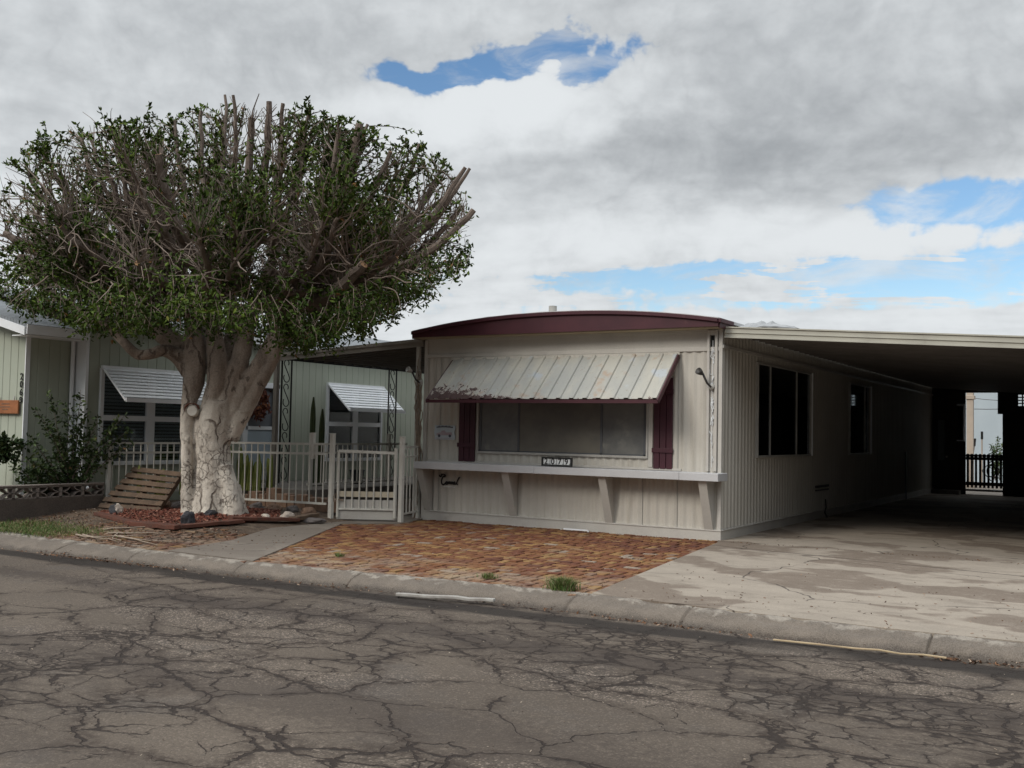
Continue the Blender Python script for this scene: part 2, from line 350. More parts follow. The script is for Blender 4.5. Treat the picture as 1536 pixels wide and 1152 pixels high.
def asphalt():
    m, t, b, O = newmat('cracked_asphalt')
    big = t.noise(O, .35, 4, .55); med = t.noise(O, 1.3, 5, .65)
    c = t.mix(t.ss(big, .35, .65), (.086, .068, .053), (.114, .091, .071))
    c = t.mix(t.m('MULTIPLY', t.ss(med, .5, .72), .5), c, (.085, .074, .066))
    # exposed aggregate
    sp = t.voro(O, 95.); spv = t.ss(sp.outputs['Distance'], .0, .5)
    cs = t.add('ShaderNodeSeparateColor'); t.put(cs.inputs[0], sp.outputs['Color'])
    light = t.m('GREATER_THAN', cs.outputs[0], .80); rgh = t.ss(t.noise(t.mul(O, (.6, 1.3, 1)), .55, 5, .6), .48, .62)
    c = t.mix(t.m('MULTIPLY', light, t.m('ADD', t.m('MULTIPLY', rgh, .6), .20)), c, (.28, .225, .185))
    drk = t.m('LESS_THAN', cs.outputs[1], .22)
    c = t.mix(t.m('MULTIPLY', drk, t.m('ADD', t.m('MULTIPLY', rgh, .45), .27)), c, (.045, .038, .033))
    # alligator cracks: three sizes, each only where the surface is tired
    W1 = t.warp(t.warp(t.mul(O, (.8, 1.1, 1)), 1.6, .42, 4), 9., .13, 4)
    e1 = t.voro(W1, 1.35, 'DISTANCE_TO_EDGE').outputs[0]; e2 = t.voro(W1, 2.9, 'DISTANCE_TO_EDGE').outputs[0]
    frn_ = t.noise(O, 2.5, 4, .6)
    e3 = t.voro(t.vm('ADD', t.warp(O, 5., .18, 3), (5.5, 3.3, 0)), 5.5, 'DISTANCE_TO_EDGE').outputs[0]
    tired = t.noise(t.mul(O, (.45, 1.0, 1)), .55, 4, .6)
    sx = t.add('ShaderNodeSeparateXYZ'); t.put(sx.inputs[0], O)
    tired = t.m('ADD', tired, t.ss(sx.outputs[0], -9., 2., -.07, .05))
    wv = t.m('ADD', t.m('MULTIPLY', t.ss(t.noise(O, 2.3, 5, .7), .3, .72), .034), .001)
    w1 = t.m('MULTIPLY', wv, t.ss(tired, .36, .60, .45, 1.15))
    k1 = t.m('MULTIPLY', t.m('SUBTRACT', 1., t.m('DIVIDE', e1, w1), clamp=True), t.ss(t.m('ADD', tired, t.m('MULTIPLY', frn_, .35)), .52, .62))
    k2 = t.m('MULTIPLY', t.m('SUBTRACT', 1., t.m('DIVIDE', e2, t.m('MULTIPLY', wv, 1.3)), clamp=True), t.ss(t.m('ADD', tired, t.m('MULTIPLY', frn_, .5)), .73, .83))
    k3 = t.m('MULTIPLY', t.m('SUBTRACT', 1., t.m('DIVIDE', e3, .06), clamp=True), t.ss(tired, .60, .70))
    k = t.m('MAXIMUM', k1, t.m('MAXIMUM', k2, k3)); kk = t.ss(k, .0, .6)
    # ravelled dark dirt round the cracks
    frn = t.noise(O, 16, 5, .7)
    halo = t.m('MULTIPLY', t.ss(e1, .17, .0), t.m('MULTIPLY', t.ss(tired, .38, .50), t.ss(frn, .38, .58)))
    c = t.mix(t.m('MULTIPLY', halo, .85), c, (.036, .025, .019))
    halo2 = t.m('MULTIPLY', t.ss(e2, .12, .0), t.m('MULTIPLY', t.ss(tired, .48, .58), t.ss(frn, .42, .58)))
    c = t.mix(t.m('MULTIPLY', halo2, .75), c, (.040, .028, .021))
    pat = t.m('MULTIPLY', t.ss(tired, .54, .64), t.ss(t.noise(t.mul(O, (.6, 1.3, 1)), 6, 7, .78), .47, .57))
    c = t.mix(t.m('MULTIPLY', pat, .7), c, (.042, .031, .024))
    # long dark sealed bands along the street
    Ws = t.warp(t.mul(O, (.22, 1, 1)), 1.7, .55, 4); ss_ = t.add('ShaderNodeSeparateXYZ'); t.put(ss_.inputs[0], Ws)
    gy = t.m('ADD', sx.outputs[1], t.m('MULTIPLY', t.m('SUBTRACT', t.noise(t.mul(O, (.5, 2, 1)), 3., 6, .7), .5), .34))
    gd_ = t.m('ABSOLUTE', t.m('ADD', t.m('SUBTRACT', gy, t.m('MULTIPLY', sx.outputs[0], .025)), 6.40))
    c = t.mix(t.m('MULTIPLY', t.ss(gd_, .26, .12), t.m('MULTIPLY', t.ss(t.noise(O, .7, 3), .26, .42), .93)), c, (.021, .016, .013))
    for (yc, hw, am) in ((-7.55, .34, .75), (-9.75, .42, .55), (-11.2, .3, .4)):
        d_ = t.m('ABSOLUTE', t.m('SUBTRACT', ss_.outputs[1], yc))
        c = t.mix(t.m('MULTIPLY', t.ss(t.m('ADD', d_, t.m('MULTIPLY', t.m('SUBTRACT', frn, .5), 1.5)), hw, hw*.3), am*.8), c, (.040, .030, .025))
    c = t.mix(t.m('MULTIPLY', kk, .9), c, (.022, .015, .012))
    t.put(b.inputs['Base Color'], c); b.inputs['Roughness'].default_value = .86; b.inputs['Specular IOR Level'].default_value = .3
    h = t.m('SUBTRACT', t.m('ADD', t.m('MULTIPLY', spv, -.10), t.m('MULTIPLY', t.noise(O, 60, 4, .7), .45)), kk)
    bn = t.add('ShaderNodeBump'); bn.inputs['Strength'].default_value = .9; bn.inputs['Distance'].default_value = .014
    t.put(bn.inputs['Height'], h); t.put(b.inputs['Normal'], bn.outputs[0])
    return m
M['asphalt'] = asphalt()

def concrete(name, base, dark, joints=(), amt=1.):
    m, t, b, O = newmat(name)
    c = t.mix(t.ss(t.noise(O, 2.2, 6, .65), .3, .7), base, tuple(x*.82 for x in base))
    W1 = t.warp(O, 1.1, .9, 3)
    dn = t.noise(t.mul(W1, (.8, 1.15, 1)), .68, 3, .5)
    dp = t.m('SUBTRACT', dn, .515)
    # damp patches with a darker rim
    c = t.mix(t.m('MULTIPLY', t.m('MULTIPLY', t.ss(dp, -.012, .035), t.ss(t.noise(O, 4.5, 6, .7), .22, .50)), .80*amt), c, dark)
    rim = t.m('MULTIPLY', t.m('MULTIPLY', t.ss(dp, -.006, .006), t.ss(dp, .035, .008)), t.ss(t.noise(O, 3., 3), .4, .6)); c = t.mix(t.m('MULTIPLY', rim, .55*amt), c, dark)
    c = t.mix(t.m('MULTIPLY', t.ss(t.noise(t.mul(O, (.6, 1.4, 1)), 1.9, 8, .74), .50, .68), .5*amt), c, tuple(x*.75 for x in dark))
    g = t.noise(O, 90, 3, .7); c = t.mix(.16, c, t.mix(t.ss(g, .35, .65), tuple(x*.35 for x in base), tuple(min(1, x*1.5) for x in base)))
    sp = t.voro(t.warp(O, 3, .3), 2.6); c = t.mix(t.m('MULTIPLY', t.m('LESS_THAN', sp.outputs['Distance'], .045), .8), c, (.05, .04, .035))
    e = t.voro(t.warp(t.warp(O, 1.1, .8, 3), 10, .05), .33, 'DISTANCE_TO_EDGE').outputs[0]
    k = t.m('MULTIPLY', t.ss(e, .006, .001), t.ss(t.noise(O, .9, 2), .42, .5))
    sx = t.add('ShaderNodeSeparateXYZ'); t.put(sx.inputs[0], t.warp(O, 3, .05, 4))
    for (ax, v, wd, sl_) in joints:
        q = t.m('ADD', sx.outputs[ax], t.m('MULTIPLY', sx.outputs[1-ax], sl_))
        k = t.m('MAXIMUM', k, t.ss(t.m('ABSOLUTE', t.m('SUBTRACT', q, v)), wd, wd*.4))
    c = t.mix(t.m('MULTIPLY', k, .85), c, (.045, .035, .03))
    t.put(b.inputs['Base Color'], c); b.inputs['Roughness'].default_value = .85; b.inputs['Specular IOR Level'].default_value = .3
    bn = t.add('ShaderNodeBump'); bn.inputs['Strength'].default_value = .5; bn.inputs['Distance'].default_value = .008
    t.put(bn.inputs['Height'], t.m('SUBTRACT', t.m('MULTIPLY', g, .5), k)); t.put(b.inputs['Normal'], bn.outputs[0])
    return m
M['drive'] = concrete('driveway_concrete', (.320, .275, .225), (.115, .083, .062), ((1, -.73, .030, .19),))
M['walk'] = concrete('walkway_concrete', (.215, .185, .155), (.12, .097, .08), ((1, -3.9, .010, -.35),), .6)
def kerbmat():
    m, t, b, O = newmat('kerb_concrete')
    sx = t.add('ShaderNodeSeparateXYZ'); t.put(sx.inputs[0], t.warp(O, 6, .10, 4))
    c = t.mix(t.ss(t.noise(O, 3., 6, .65), .3, .7), (.150, .120, .094), (.098, .077, .060))
    c = t.mix(t.m('MULTIPLY', t.ss(sx.outputs[2], -.065, -.125), .9), c, (.045, .034, .028))          # dirt line in the gutter
    pit = t.noise(O, 22, 5, .75)
    top = t.m('MULTIPLY', t.ss(sx.outputs[2], -.06, -.02), t.ss(pit, .50, .58)); c = t.mix(t.m('MULTIPLY', top, .7), c, (.09, .075, .060))
    c = t.mix(t.m('MULTIPLY', t.m('MULTIPLY', t.ss(sx.outputs[2], -.02, -.003), t.ss(t.noise(O, 5, 5, .7), .44, .54)), .75), c, (.33, .295, .25))
    g = t.noise(O, 110, 3, .7); c = t.mix(t.m('MULTIPLY', t.ss(t.noise(t.mul(O, (1, 1, 2)), 4., 6, .7), .50, .64), .5), c, (.085, .066, .052))
    c = t.mix(.22, c, t.mix(t.ss(g, .35, .65), (.08, .07, .06), (.40, .36, .31)))
    t.put(b.inputs['Base Color'], c); b.inputs['Roughness'].default_value = .9
    bn = t.add('ShaderNodeBump'); bn.inputs['Strength'].default_value = .9; bn.inputs['Distance'].default_value = .012
    t.put(bn.inputs['Height'], t.m('ADD', t.m('MULTIPLY', g, .3), pit)); t.put(b.inputs['Normal'], bn.outputs[0])
    return m
M['kerb'] = kerbmat()
def soilmat():
    m, t, b, O = newmat('dry_soil')
    c = t.mix(t.ss(t.noise(O, 1.4, 6, .7), .35, .65), (.135, .092, .062), (.070, .048, .034))
    c = t.mix(t.m('MULTIPLY', t.ss(t.noise(O, 8, 5, .7), .5, .65), .6), c, (.22, .17, .12))
    c = t.mix(t.m('MULTIPLY', t.ss(t.noise(O, 40, 4, .7), .55, .62), .7), c, (.05, .038, .03))
    t.put(b.inputs['Base Color'], c); b.inputs['Roughness'].default_value = .95
    bn = t.add('ShaderNodeBump'); bn.inputs['Strength'].default_value = 1.; bn.inputs['Distance'].default_value = .02
    t.put(bn.inputs['Height'], t.noise(O, 25, 6, .7)); t.put(b.inputs['Normal'], bn.outputs[0])
    return m
M['soil'] = soilmat()

def attrmat(name, cols, rough=.8, fade=None, bump=.4, trans=0.):
    """colour picked per face from attribute rnd"""
    m, t, b, O = newmat(name)
    a = t.add('ShaderNodeAttribute', attribute_name='rnd'); cr = t.add('ShaderNodeValToRGB'); cr.color_ramp.interpolation = 'LINEAR'
    t.l.new(a.outputs['Fac'], cr.inputs[0]); el = cr.color_ramp.elements
    while len(el) < len(cols): el.new(.5)
    for i, (p_, c_) in enumerate(cols): el[i].position = p_; el[i].color = (*c_, 1)
    c = cr.outputs[0]
    if fade:
        c = t.mix(t.m('MULTIPLY', t.ss(t.noise(O, 14, 6, .7), .35, .7), .45), c, fade[0])
        sx = t.add('ShaderNodeSeparateXYZ'); t.put(sx.inputs[0], O)
        wear = t.m('MULTIPLY', t.ss(sx.outputs[1], fade[2], fade[3]), t.ss(t.noise(O, 1.6, 5, .7), .38, .62))
        c = t.mix(t.m('MULTIPLY', wear, .62), c, fade[1])
        c = t.mix(t.m('MULTIPLY', t.ss(t.noise(O, 30, 4, .7), .55, .7), .5), c, (.06, .035, .025))
    t.put(b.inputs['Base Color'], c); b.inputs['Roughness'].default_value = rough; b.inputs['Specular IOR Level'].default_value = .15 if 'leaf' in name else .35
    if bump:
        bn = t.add('ShaderNodeBump'); bn.inputs['Strength'].default_value = bump; bn.inputs['Distance'].default_value = .006
        t.put(bn.inputs['Height'], t.noise(O, 50, 4, .7)); t.put(b.inputs['Normal'], bn.outputs[0])
    return m
BR = [(0, (.075, .026, .020)), (.2, (.115, .037, .020)), (.45, (.160, .062, .026)), (.65, (.205, .096, .036)), (.82, (.275, .165, .062)), (.93, (.19, .12, .085)), (1, (.27, .225, .18))]
BR_ = [(0, (.13, .045, .032)), (.2, (.22, .070, .040)), (.45, (.27, .105, .055)), (.65, (.33, .155, .075)), (.82, (.40, .24, .11)), (.93, (.30, .20, .14)), (1, (.36, .32, .27))]
M['brick'] = attrmat('clay_brick', BR, .85, ((.115, .052, .026), (.30, .245, .18), -3.9, -5.7))
M['brickold'] = attrmat('old_clay_brick', [(p_, tuple(x*.8 for x in c_)) for p_, c_ in BR], .9, ((.17, .12, .09), (.26, .21, .165), -3.2, -4.8))
M['leaf'] = attrmat('ficus_leaf', [(0, (.020, .036, .007)), (.45, (.052, .088, .014)), (.8, (.12, .175, .026)), (.93, (.16, .165, .035)), (1, (.19, .10, .035))], .6, None, 0)
M['shrubleaf'] = attrmat('shrub_leaf', [(0, (.022, .040, .016)), (.6, (.055, .085, .030)), (.9, (.11, .14, .05)), (1, (.20, .09, .05))], .5, None, 0)
M['grass'] = attrmat('grass_blade', [(0, (.045, .095, .014)), (.55, (.085, .15, .026)), (.7, (.16, .145, .06)), (1, (.26, .21, .12))], .6, None, 0)
M['mulch'] = attrmat('red_wood_mulch', [(0, (.055, .022, .018)), (.4, (.15, .045, .030)), (.8, (.24, .085, .055)), (1, (.34, .19, .14))], .9, None, 0)
M['litter'] = attrmat('dead_leaf', [(0, (.04, .022, .015)), (.5, (.11, .055, .030)), (.85, (.22, .12, .07)), (1, (.40, .32, .25))], .9, None, 0)
M['pebble'] = attrmat('pebbles', [(0, (.05, .04, .035)), (.6, (.16, .12, .09)), (1, (.45, .38, .30))], .9, None, 0)

def barkmat():
    m, t, b, O = newmat('ficus_bark')
    sx = t.add('ShaderNodeSeparateXYZ'); t.put(sx.inputs[0], t.warp(O, 2.0, .6, 3)); z = sx.outputs[2]
    V = t.mul(O, (1, 1, .28))
    up_c = t.mix(t.ss(t.noise(V, 5, 6, .65), .35, .65), (.34, .285, .24), (.21, .17, .14))
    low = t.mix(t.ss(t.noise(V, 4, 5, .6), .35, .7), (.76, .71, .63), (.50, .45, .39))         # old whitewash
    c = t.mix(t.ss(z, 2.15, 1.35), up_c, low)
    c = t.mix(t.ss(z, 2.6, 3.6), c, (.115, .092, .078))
    # knots, scars and long fissures
    W1 = t.warp(O, 5, .22, 4)
    kn = t.noise(t.mul(W1, (1, 1, .8)), 9, 3, .5); c = t.mix(t.m('MULTIPLY', t.ss(kn, .655, .70), .8), c, (.05, .032, .026))
    e = t.voro(t.mul(t.warp(O, 3, .35, 4), (1, 1, .26)), 3.0, 'DISTANCE_TO_EDGE').outputs[0]
    fs = t.m('MULTIPLY', t.ss(e, .055, .012), t.ss(t.noise(O, 2.0, 3), .42, .54)); c = t.mix(t.m('MULTIPLY', fs, .85), c, (.06, .038, .028))
    e2 = t.voro(t.warp(O, 8, .14, 4), 10., 'DISTANCE_TO_EDGE').outputs[0]
    pl = t.m('MULTIPLY', t.m('MULTIPLY', t.ss(e2, .06, .02), t.ss(z, 1.7, 1.2)), t.ss(t.noise(O, 2.6, 4, .6), .46, .58)); c = t.mix(t.m('MULTIPLY', pl, .8), c, (.12, .095, .08))
    c = t.mix(t.m('MULTIPLY', t.ss(t.noise(t.mul(t.warp(O, 4, .3, 4), (1, 1, .5)), 7, 7, .75), .54, .64), .45), c, (.13, .10, .082))
    c = t.mix(.22, c, t.mix(t.ss(t.noise(O, 45, 4, .7), .35, .65), (.14, .11, .09), (.55, .48, .4)))
    t.put(b.inputs['Base Color'], c); b.inputs['Roughness'].default_value = .85; b.inputs['Specular IOR Level'].default_value = .25
    h = t.m('SUBTRACT', t.m('MULTIPLY', t.noise(V, 14, 6, .7), .7), t.m('MAXIMUM', fs, pl))
    bn = t.add('ShaderNodeBump'); bn.inputs['Strength'].default_value = .9; bn.inputs['Distance'].default_value = .025
    t.put(bn.inputs['Height'], h); t.put(b.inputs['Normal'], bn.outputs[0])
    return m
M['bark'] = barkmat()
M['limb'] = pm('limb_bark', (.19, .15, .125), (.115, .09, .075), 6., .9, .6, 50, (.05, .04, .032), 5., (.58, .7), grain=.15)
M['cut'] = pm('sawn_wood', (.42, .24, .12), (.30, .19, .12), 14., .8)
M['oldcut'] = pm('painted_sawn_knot', (.62, .60, .54), (.50, .47, .42), 14., .8)
M['twig'] = pm('twig_bark', (.27, .215, .18), (.14, .108, .090), 3., .9)

def set_rnd(o, vals):
    a = o.data.attributes.new('rnd', 'FLOAT', 'FACE'); a.data.foreach_set('value', vals)

# ------------------------------------------------------------------ ground heights and kerb line
def interp(xs, ys, x):
    return float(np.interp(x, xs, ys))
KT = ([-30, -12, -8.1, -5.7, -3.6, -1.9, -.4, .7, 1.8, 2.5, 3.8, 4.6, 9, 30], [-5.9, -5.9, -5.92, -6.05, -6.05, -5.95, -5.80, -5.75, -5.80, -5.86, -5.86, -5.80, -5.75, -5.75])
KB = ([-30, -12, -7.4, -5.4, -3.8, -1.7, -.25, .9, 1.9, 3.4, 4.4, 9, 30], [-6.45, -6.42, -6.36, -6.30, -6.26, -6.17, -6.02, -6.02, -6.05, -6.09, -6.02, -6.0, -6.0])
def ktop(x): return interp(*KT, x)+.02*noise.noise(Vector((x*1.3, 0, 0)))
def kbot(x): return interp(*KB, x)+.02*noise.noise(Vector((x*1.1, 5, 0)))
def sstep(a, b, x):
    t_ = max(0, min(1, (x-a)/(b-a))); return t_*t_*(3-2*t_)
def gh(x, y):
    """height of the bare lot: mounded round the tree"""
    k = sstep(-5.7, -3.2, y)*sstep(-5.4, -7.0, x)
    return -.012-.033*sstep(-6.2, -5.6, x)+.15*k+(.012*noise.noise(Vector((x*2, y*2, 0))) * (.1+k))

mb = MB(); mb.box((-300, -200, -.9), (300, 400, -.30)); mb.build('ground', M['soil']); tag(bpy.data.objects['ground'], kind='structure')
mb = MB(); mb.box((-80, -40, -.25), (80, -5.6, -.134)); tag(mb.build('street', M['asphalt']), kind='structure')
# lot soil
def grid(mb, xs, ys, f):
    n = len(xs); idx = [[mb.vert((x, y, f(x, y))) for x in xs] for y in ys]
    for j in range(len(ys)-1):
        for i in range(n-1): mb.face((idx[j][i], idx[j][i+1], idx[j+1][i+1], idx[j+1][i]))
mb = MB(); xs = [-40, -25, -16, -12]+list(np.arange(-11, -4, .12))+[-3, -1, 1, 3, 5, 8, 15, 30]; ts = np.linspace(0, 1, 60)
ys = []
idx = []
for tt in list(ts)+[1.3, 2.5, 5, 10, 20]:
    row = []
    for x in xs:
        y0 = ktop(x)-.02; y = y0+(0-y0)*tt; row.append(mb.vert((x, y, gh(x, y))))
    idx.append(row)
for j in range(len(idx)-1):
    for i in range(len(xs)-1): mb.face((idx[j][i], idx[j][i+1], idx[j+1][i+1], idx[j+1][i]))
tag(mb.build('lot_soil', M['soil'], smooth=True), kind='structure')
# kerb: a rounded profile swept along the street, with chips and open joints
mb = MB(); prof = [(-.03, -.16), (0, -.118), (.10, -.085), (.35, -.050), (.62, -.028), (.85, -.012), (1.0, -.002), (1.25, .001), (1.6, .0)]
joints = [-6.35, -5.0, -3.3, -1.75, .72, 1.86, 3.85]
xs = sorted(set([round(x, 4) for x in list(np.arange(-14, 8, .04))+[-40, -25, 12, 30]]+[j+d for j in joints for d in (-.016, -.006, .006, .016)]))
rows = []
for x in xs:
    a, b_ = kbot(x), ktop(x); r_ = []
    nearj = any(abs(x-j) < .008 for j in joints)
    for k, (s_, z) in enumerate(prof):
        nz = .009*noise.noise(Vector((x*5, s_*3, 1)))+.007*noise.noise(Vector((x*17, s_*6, 7)))
        chip = -.018*max(0, noise.noise(Vector((x*3.1, 4, s_*2)))-.18)/.3 if 2 < k < 8 else 0
        y = a+(b_-a)*s_+(.012*noise.noise(Vector((x*6, s_*4, 3))) if k < 7 else 0)
        if k == len(prof)-1: y = b_+.10+.035*noise.noise(Vector((x*2.3, 8, 3)))
        r_.append(mb.vert((x, y, z+nz*(1 if 0 < k < 8 else .3)+chip-(.03 if nearj and k > 0 else 0)-(.006 if k == 8 else 0))))
    rows.append(r_)
for i in range(len(xs)-1):
    for k in range(len(prof)-1): mb.face((rows[i][k], rows[i+1][k], rows[i+1][k+1], rows[i][k+1]))
tag(mb.build('kerb', M['kerb'], smooth=True), kind='structure')
# driveway and walkway
PAV = [(-5.95, -1.25), (-5.2, -.75), (-5.15, -.0), (.06, -.0), (.2, -.35), (.56, -2.9), (.94, -5.70), (.6, -5.70), (-.4, -5.74), (-1.9, -5.88), (-3.5, -5.98)]
mb = MB()
dr = [(-.02, -.03), (.10, -.37), (.44, -2.9), (.82, -5.68)]+[(x, ktop(x)+.06) for x in np.arange(1, 5.0, .25)]+[(5.3, -5.7), (5.3, -4.2), (4.75, -3.9), (4.75, 17.35), (.02, 17.35), (.02, -.03)][0:5]
mb.prism(dr, 'z', -.1, .006); tag(mb.build('driveway', M['drive']), kind='structure')
mb = MB()
wk = [(-6.6, -1.2), (-6.25, -2.3), (-5.75, -3.3), (-5.05, -4.6), (-4.75, -5.90), (-3.30, -5.95), (-4.45, -3.85), (-5.62, -1.72), (-4.98, -1.05), (-5.05, -.7), (-5.30, .02), (-5.30, 1.5), (-6.9, 1.5)]
mb.prism(wk, 'z', -.1, .003); tag(mb.build('walkway', M['walk']), kind='structure')

# brick paving in herringbone
def inside(poly, x, y):
    c = False; n = len(poly)
    for i in range(n):
        x1, y1 = poly[i]; x2, y2 = poly[(i+1) % n]
        if (y1 > y) != (y2 > y) and x < (x2-x1)*(y-y1)/(y2-y1)+x1: c = not c
    return c
def paving(name, poly, mat, z0, seed, zf=None, rot=0.0, miss=0.0, tilt=.02):
    rnd = random.Random(seed); W_ = .108; mb = MB(); rv = []
    ca, sa = math.cos(rot), math.sin(rot); cx = sum(p[0] for p in poly)/len(poly); cy = sum(p[1] for p in poly)/len(poly)
    for n_ in range(-90, 91):
        for m_ in range(-46, 47):
            ox, oy = n_+2*m_, n_-2*m_
            for (bx, by, bw, bh) in ((0, 0, 2, 1), (0, 1, 1, 2)):
                u = (ox+bx+bw/2)*W_; v = (oy+by+bh/2)*W_
                X = cx+u*ca-v*sa; Y = cy+u*sa+v*ca
                if not inside(poly, X, Y) or rnd.random() < miss: continue
                h_ = z0 if zf is None else zf(X, Y)+z0
                g = .0095+rnd.random()*.006
                Mx = Matrix.Translation((X, Y, h_+max(-.007, min(.006, rnd.gauss(0, .0035)))+.005*noise.noise(Vector((X*1.2, Y*1.2, 3))))) @ Matrix.Rotation(rot+rnd.gauss(0, .018), 4, 'Z') @ Matrix.Rotation(rnd.gauss(0, tilt), 4, 'X') @ Matrix.Rotation(rnd.gauss(0, tilt), 4, 'Y')
                w2, h2 = bw*W_/2-g, bh*W_/2-g; q = .006
                i = [mb.vert(Mx @ Vector(p)) for p in ((-w2, -h2, -.05), (w2, -h2, -.05), (w2, h2, -.05), (-w2, h2, -.05), (-w2, -h2, -q), (w2, -h2, -q), (w2, h2, -q), (-w2, h2, -q), (-w2+q, -h2+q, 0), (w2-q, -h2+q, 0), (w2-q, h2-q, 0), (-w2+q, h2-q, 0))]
                zone = noise.noise(Vector((X*.55, Y*.55, seed)))
                val = min(1, max(0, rnd.betavariate(1.7, 2.2)+.28*zone+.06))
                for f in ((0, 1, 5, 4), (1, 2, 6, 5), (2, 3, 7, 6), (3, 0, 4, 7), (4, 5, 9, 8), (5, 6, 10, 9), (6, 7, 11, 10), (7, 4, 8, 11), (8, 9, 10, 11)): mb.face([i[k] for k in f]); rv.append(val)
    o = mb.build(name, mat, fix=False); set_rnd(o, rv); return o
tag(paving('brick_paving', PAV, M['brick'], -.006, 3, rot=.05, tilt=.012), kind='structure')
mb = MB(); mb.prism(PAV, 'z', -.06, -.030); tag(mb.build('paving_bed', pm('joint_dirt', (.035, .026, .020), (.055, .04, .03), 9, .95)), kind='structure')
P2 = [(-7.6, -4.35), (-6.5, -4.6), (-5.9, -3.5), (-5.0, -4.7), (-4.78, -5.85), (-6.8, -5.85), (-7.6, -5.8), (-7.9, -5.0)]
tag(paving('old_brick_paving', P2, M['brickold'], .006, 8, gh, .3, .12, .05), kind='structure')

# ------------------------------------------------------------------ scattered things
def scatter(name, mat, n, area, size, seed, zf, shape='flake', lift=.0, up_=.5, label=None, cat=None):
    """many tiny flakes or blades in one mesh"""
    rnd = random.Random(seed); V = []; F = []; rv = []
    for k in range(n):
        x, y = area(rnd); z = zf(x, y)+lift; a = rnd.random()*6.283; s_ = size*rnd.uniform(.5, 1.4); b0 = len(V)
        if shape == 'blade':
            h = s_; w_ = (.004+.003*rnd.random())*min(1, size/.075)*(.6 if size > .1 else 1); le = rnd.gauss(0, .5)*h; lf = rnd.gauss(0, .5)*h; ca, sa = math.cos(a)*w_, math.sin(a)*w_
            V += [(x-ca, y-sa, z), (x+ca, y+sa, z), (x+le*.45+ca*.7, y+lf*.45+sa*.7, z+h*.6), (x+le*.45-ca*.7, y+lf*.45-sa*.7, z+h*.6), (x+le, y+lf, z+h*.92)]
            F += [(b0, b0+1, b0+2, b0+3), (b0+3, b0+2, b0+4)]; v_ = rnd.random(); rv += [v_, v_]
        else:
            Mx = Matrix.Translation((x, y, z)) @ Matrix.Rotation(a, 3, 'Z').to_4x4() @ Matrix.Rotation(rnd.gauss(0, up_), 4, 'X') @ Matrix.Rotation(rnd.gauss(0, up_), 4, 'Y')
            l_, w_ = s_, s_*rnd.uniform(.25, .5); t_ = s_*.10
            if shape == 'chip':
                ps = [(-l_, -w_, -t_), (l_, -w_*.7, -t_), (l_*.8, w_, -t_), (-l_*.9, w_*.8, -t_), (-l_, -w_, t_), (l_, -w_*.7, t_*1.5), (l_*.8, w_, t_), (-l_*.9, w_*.8, t_*1.4)]
                V += [tuple(Mx @ Vector(p)) for p in ps]; fs = [(4, 5, 6, 7), (0, 1, 5, 4), (1, 2, 6, 5), (2, 3, 7, 6), (3, 0, 4, 7)]
            else:
                ps = [(-l_, 0, 0), (-.2*l_, -w_, .15*w_), (l_, 0, .1*l_), (-.1*l_, w_, .2*w_)]
                V += [tuple(Mx @ Vector(p)) for p in ps]; fs = [(0, 1, 2, 3)]
            v_ = rnd.random()
            for f in fs: F.append(tuple(b0+i for i in f)); rv.append(v_)
    me = bpy.data.meshes.new(name); me.from_pydata(V, [], F); me.materials.append(mat); o = bpy.data.objects.new(name, me); COL.objects.link(o); set_rnd(o, rv)
    return tag(o, label, cat, kind='stuff')
def zdef(x, y):
    if y < kbot(x): return -.134
    if y < ktop(x): return -.118+.118*(y-kbot(x))/(ktop(x)-kbot(x))
    return max(gh(x, y), .0)
BED = [(-8.7, -3.9), (-7.4, -4.5), (-6.35, -4.35), (-6.2, -3.4), (-6.3, -2.4), (-7.0, -1.7), (-9.0, -1.75), (-9.1, -3.0)]
def bed_area(r):
    while 1:
        x, y = r.uniform(-9.2, -6.1), r.uniform(-4.6, -1.6)
        if inside(BED, x, y): return x, y
scatter('wood_mulch', M['mulch'], 5200, bed_area, .030, 5, gh, 'chip', .012, .5, 'red wood chip mulch spread around the tree foot', 'mulch')
def gutter(r):
    while 1:
        x = r.uniform(-9, 6); 
        dens = .25+1.3*(1 if (-6.6 < x < -4.0) else 0)+(1.6 if x > 3.9 else 0)+(.6 if .5 < x < 2 else 0)
        if r.random() < dens/1.8:
            return x, kbot(x)+r.gauss(-.03, .045)
scatter('gutter_leaf_litter', M['litter'], 1500, gutter, .018, 6, zdef, 'flake', .010, .4, 'brown dead leaves and grit lying along the gutter', 'leaf litter')
def rightcorner(r):
    return 4.62+abs(r.gauss(0, .35)), -5.15+r.gauss(0, .28)
scatter('leaf_pile', M['litter'], 1300, rightcorner, .022, 7, lambda x, y: .004, 'flake', .012, .5, 'brown leaf pile at the right edge of the driveway', 'leaf litter')
def lawn(r):
    while 1:
        x, y = r.gauss(-8.3, .75), r.gauss(-5.45, .28)
        if y > ktop(x)-.05 and y < -4.2 and r.random() < .25+.9*noise.noise(Vector((x*1.7, y*2.2, 4))) + .35*(x < -7): return x, y
scatter('grass', M['grass'], 7500, lawn, .050, 9, gh, 'blade', 0, label='patch of short green and dry grass by the kerb', cat='grass')
def dry(r): return r.uniform(-9.3, -5.6), r.uniform(-5.8, -3.6)
scatter('dry_debris', M['litter'], 2600, dry, .022, 10, gh, 'flake', .014, .35, 'dry leaves and bark bits on the bare soil by the kerb', 'debris')
def anyw(r): return r.uniform(-7, 4.5), -5.9+abs(r.gauss(0, 2.0)) if r.random() < .7 else -.12-abs(r.gauss(0, .1))
scatter('paving_grit', M['litter'], 900, anyw, .010, 11, lambda x, y: .0 if inside(PAV, x, y) else .008, 'chip', .004, .3, 'small grit and leaf bits scattered on the paving', 'debris')
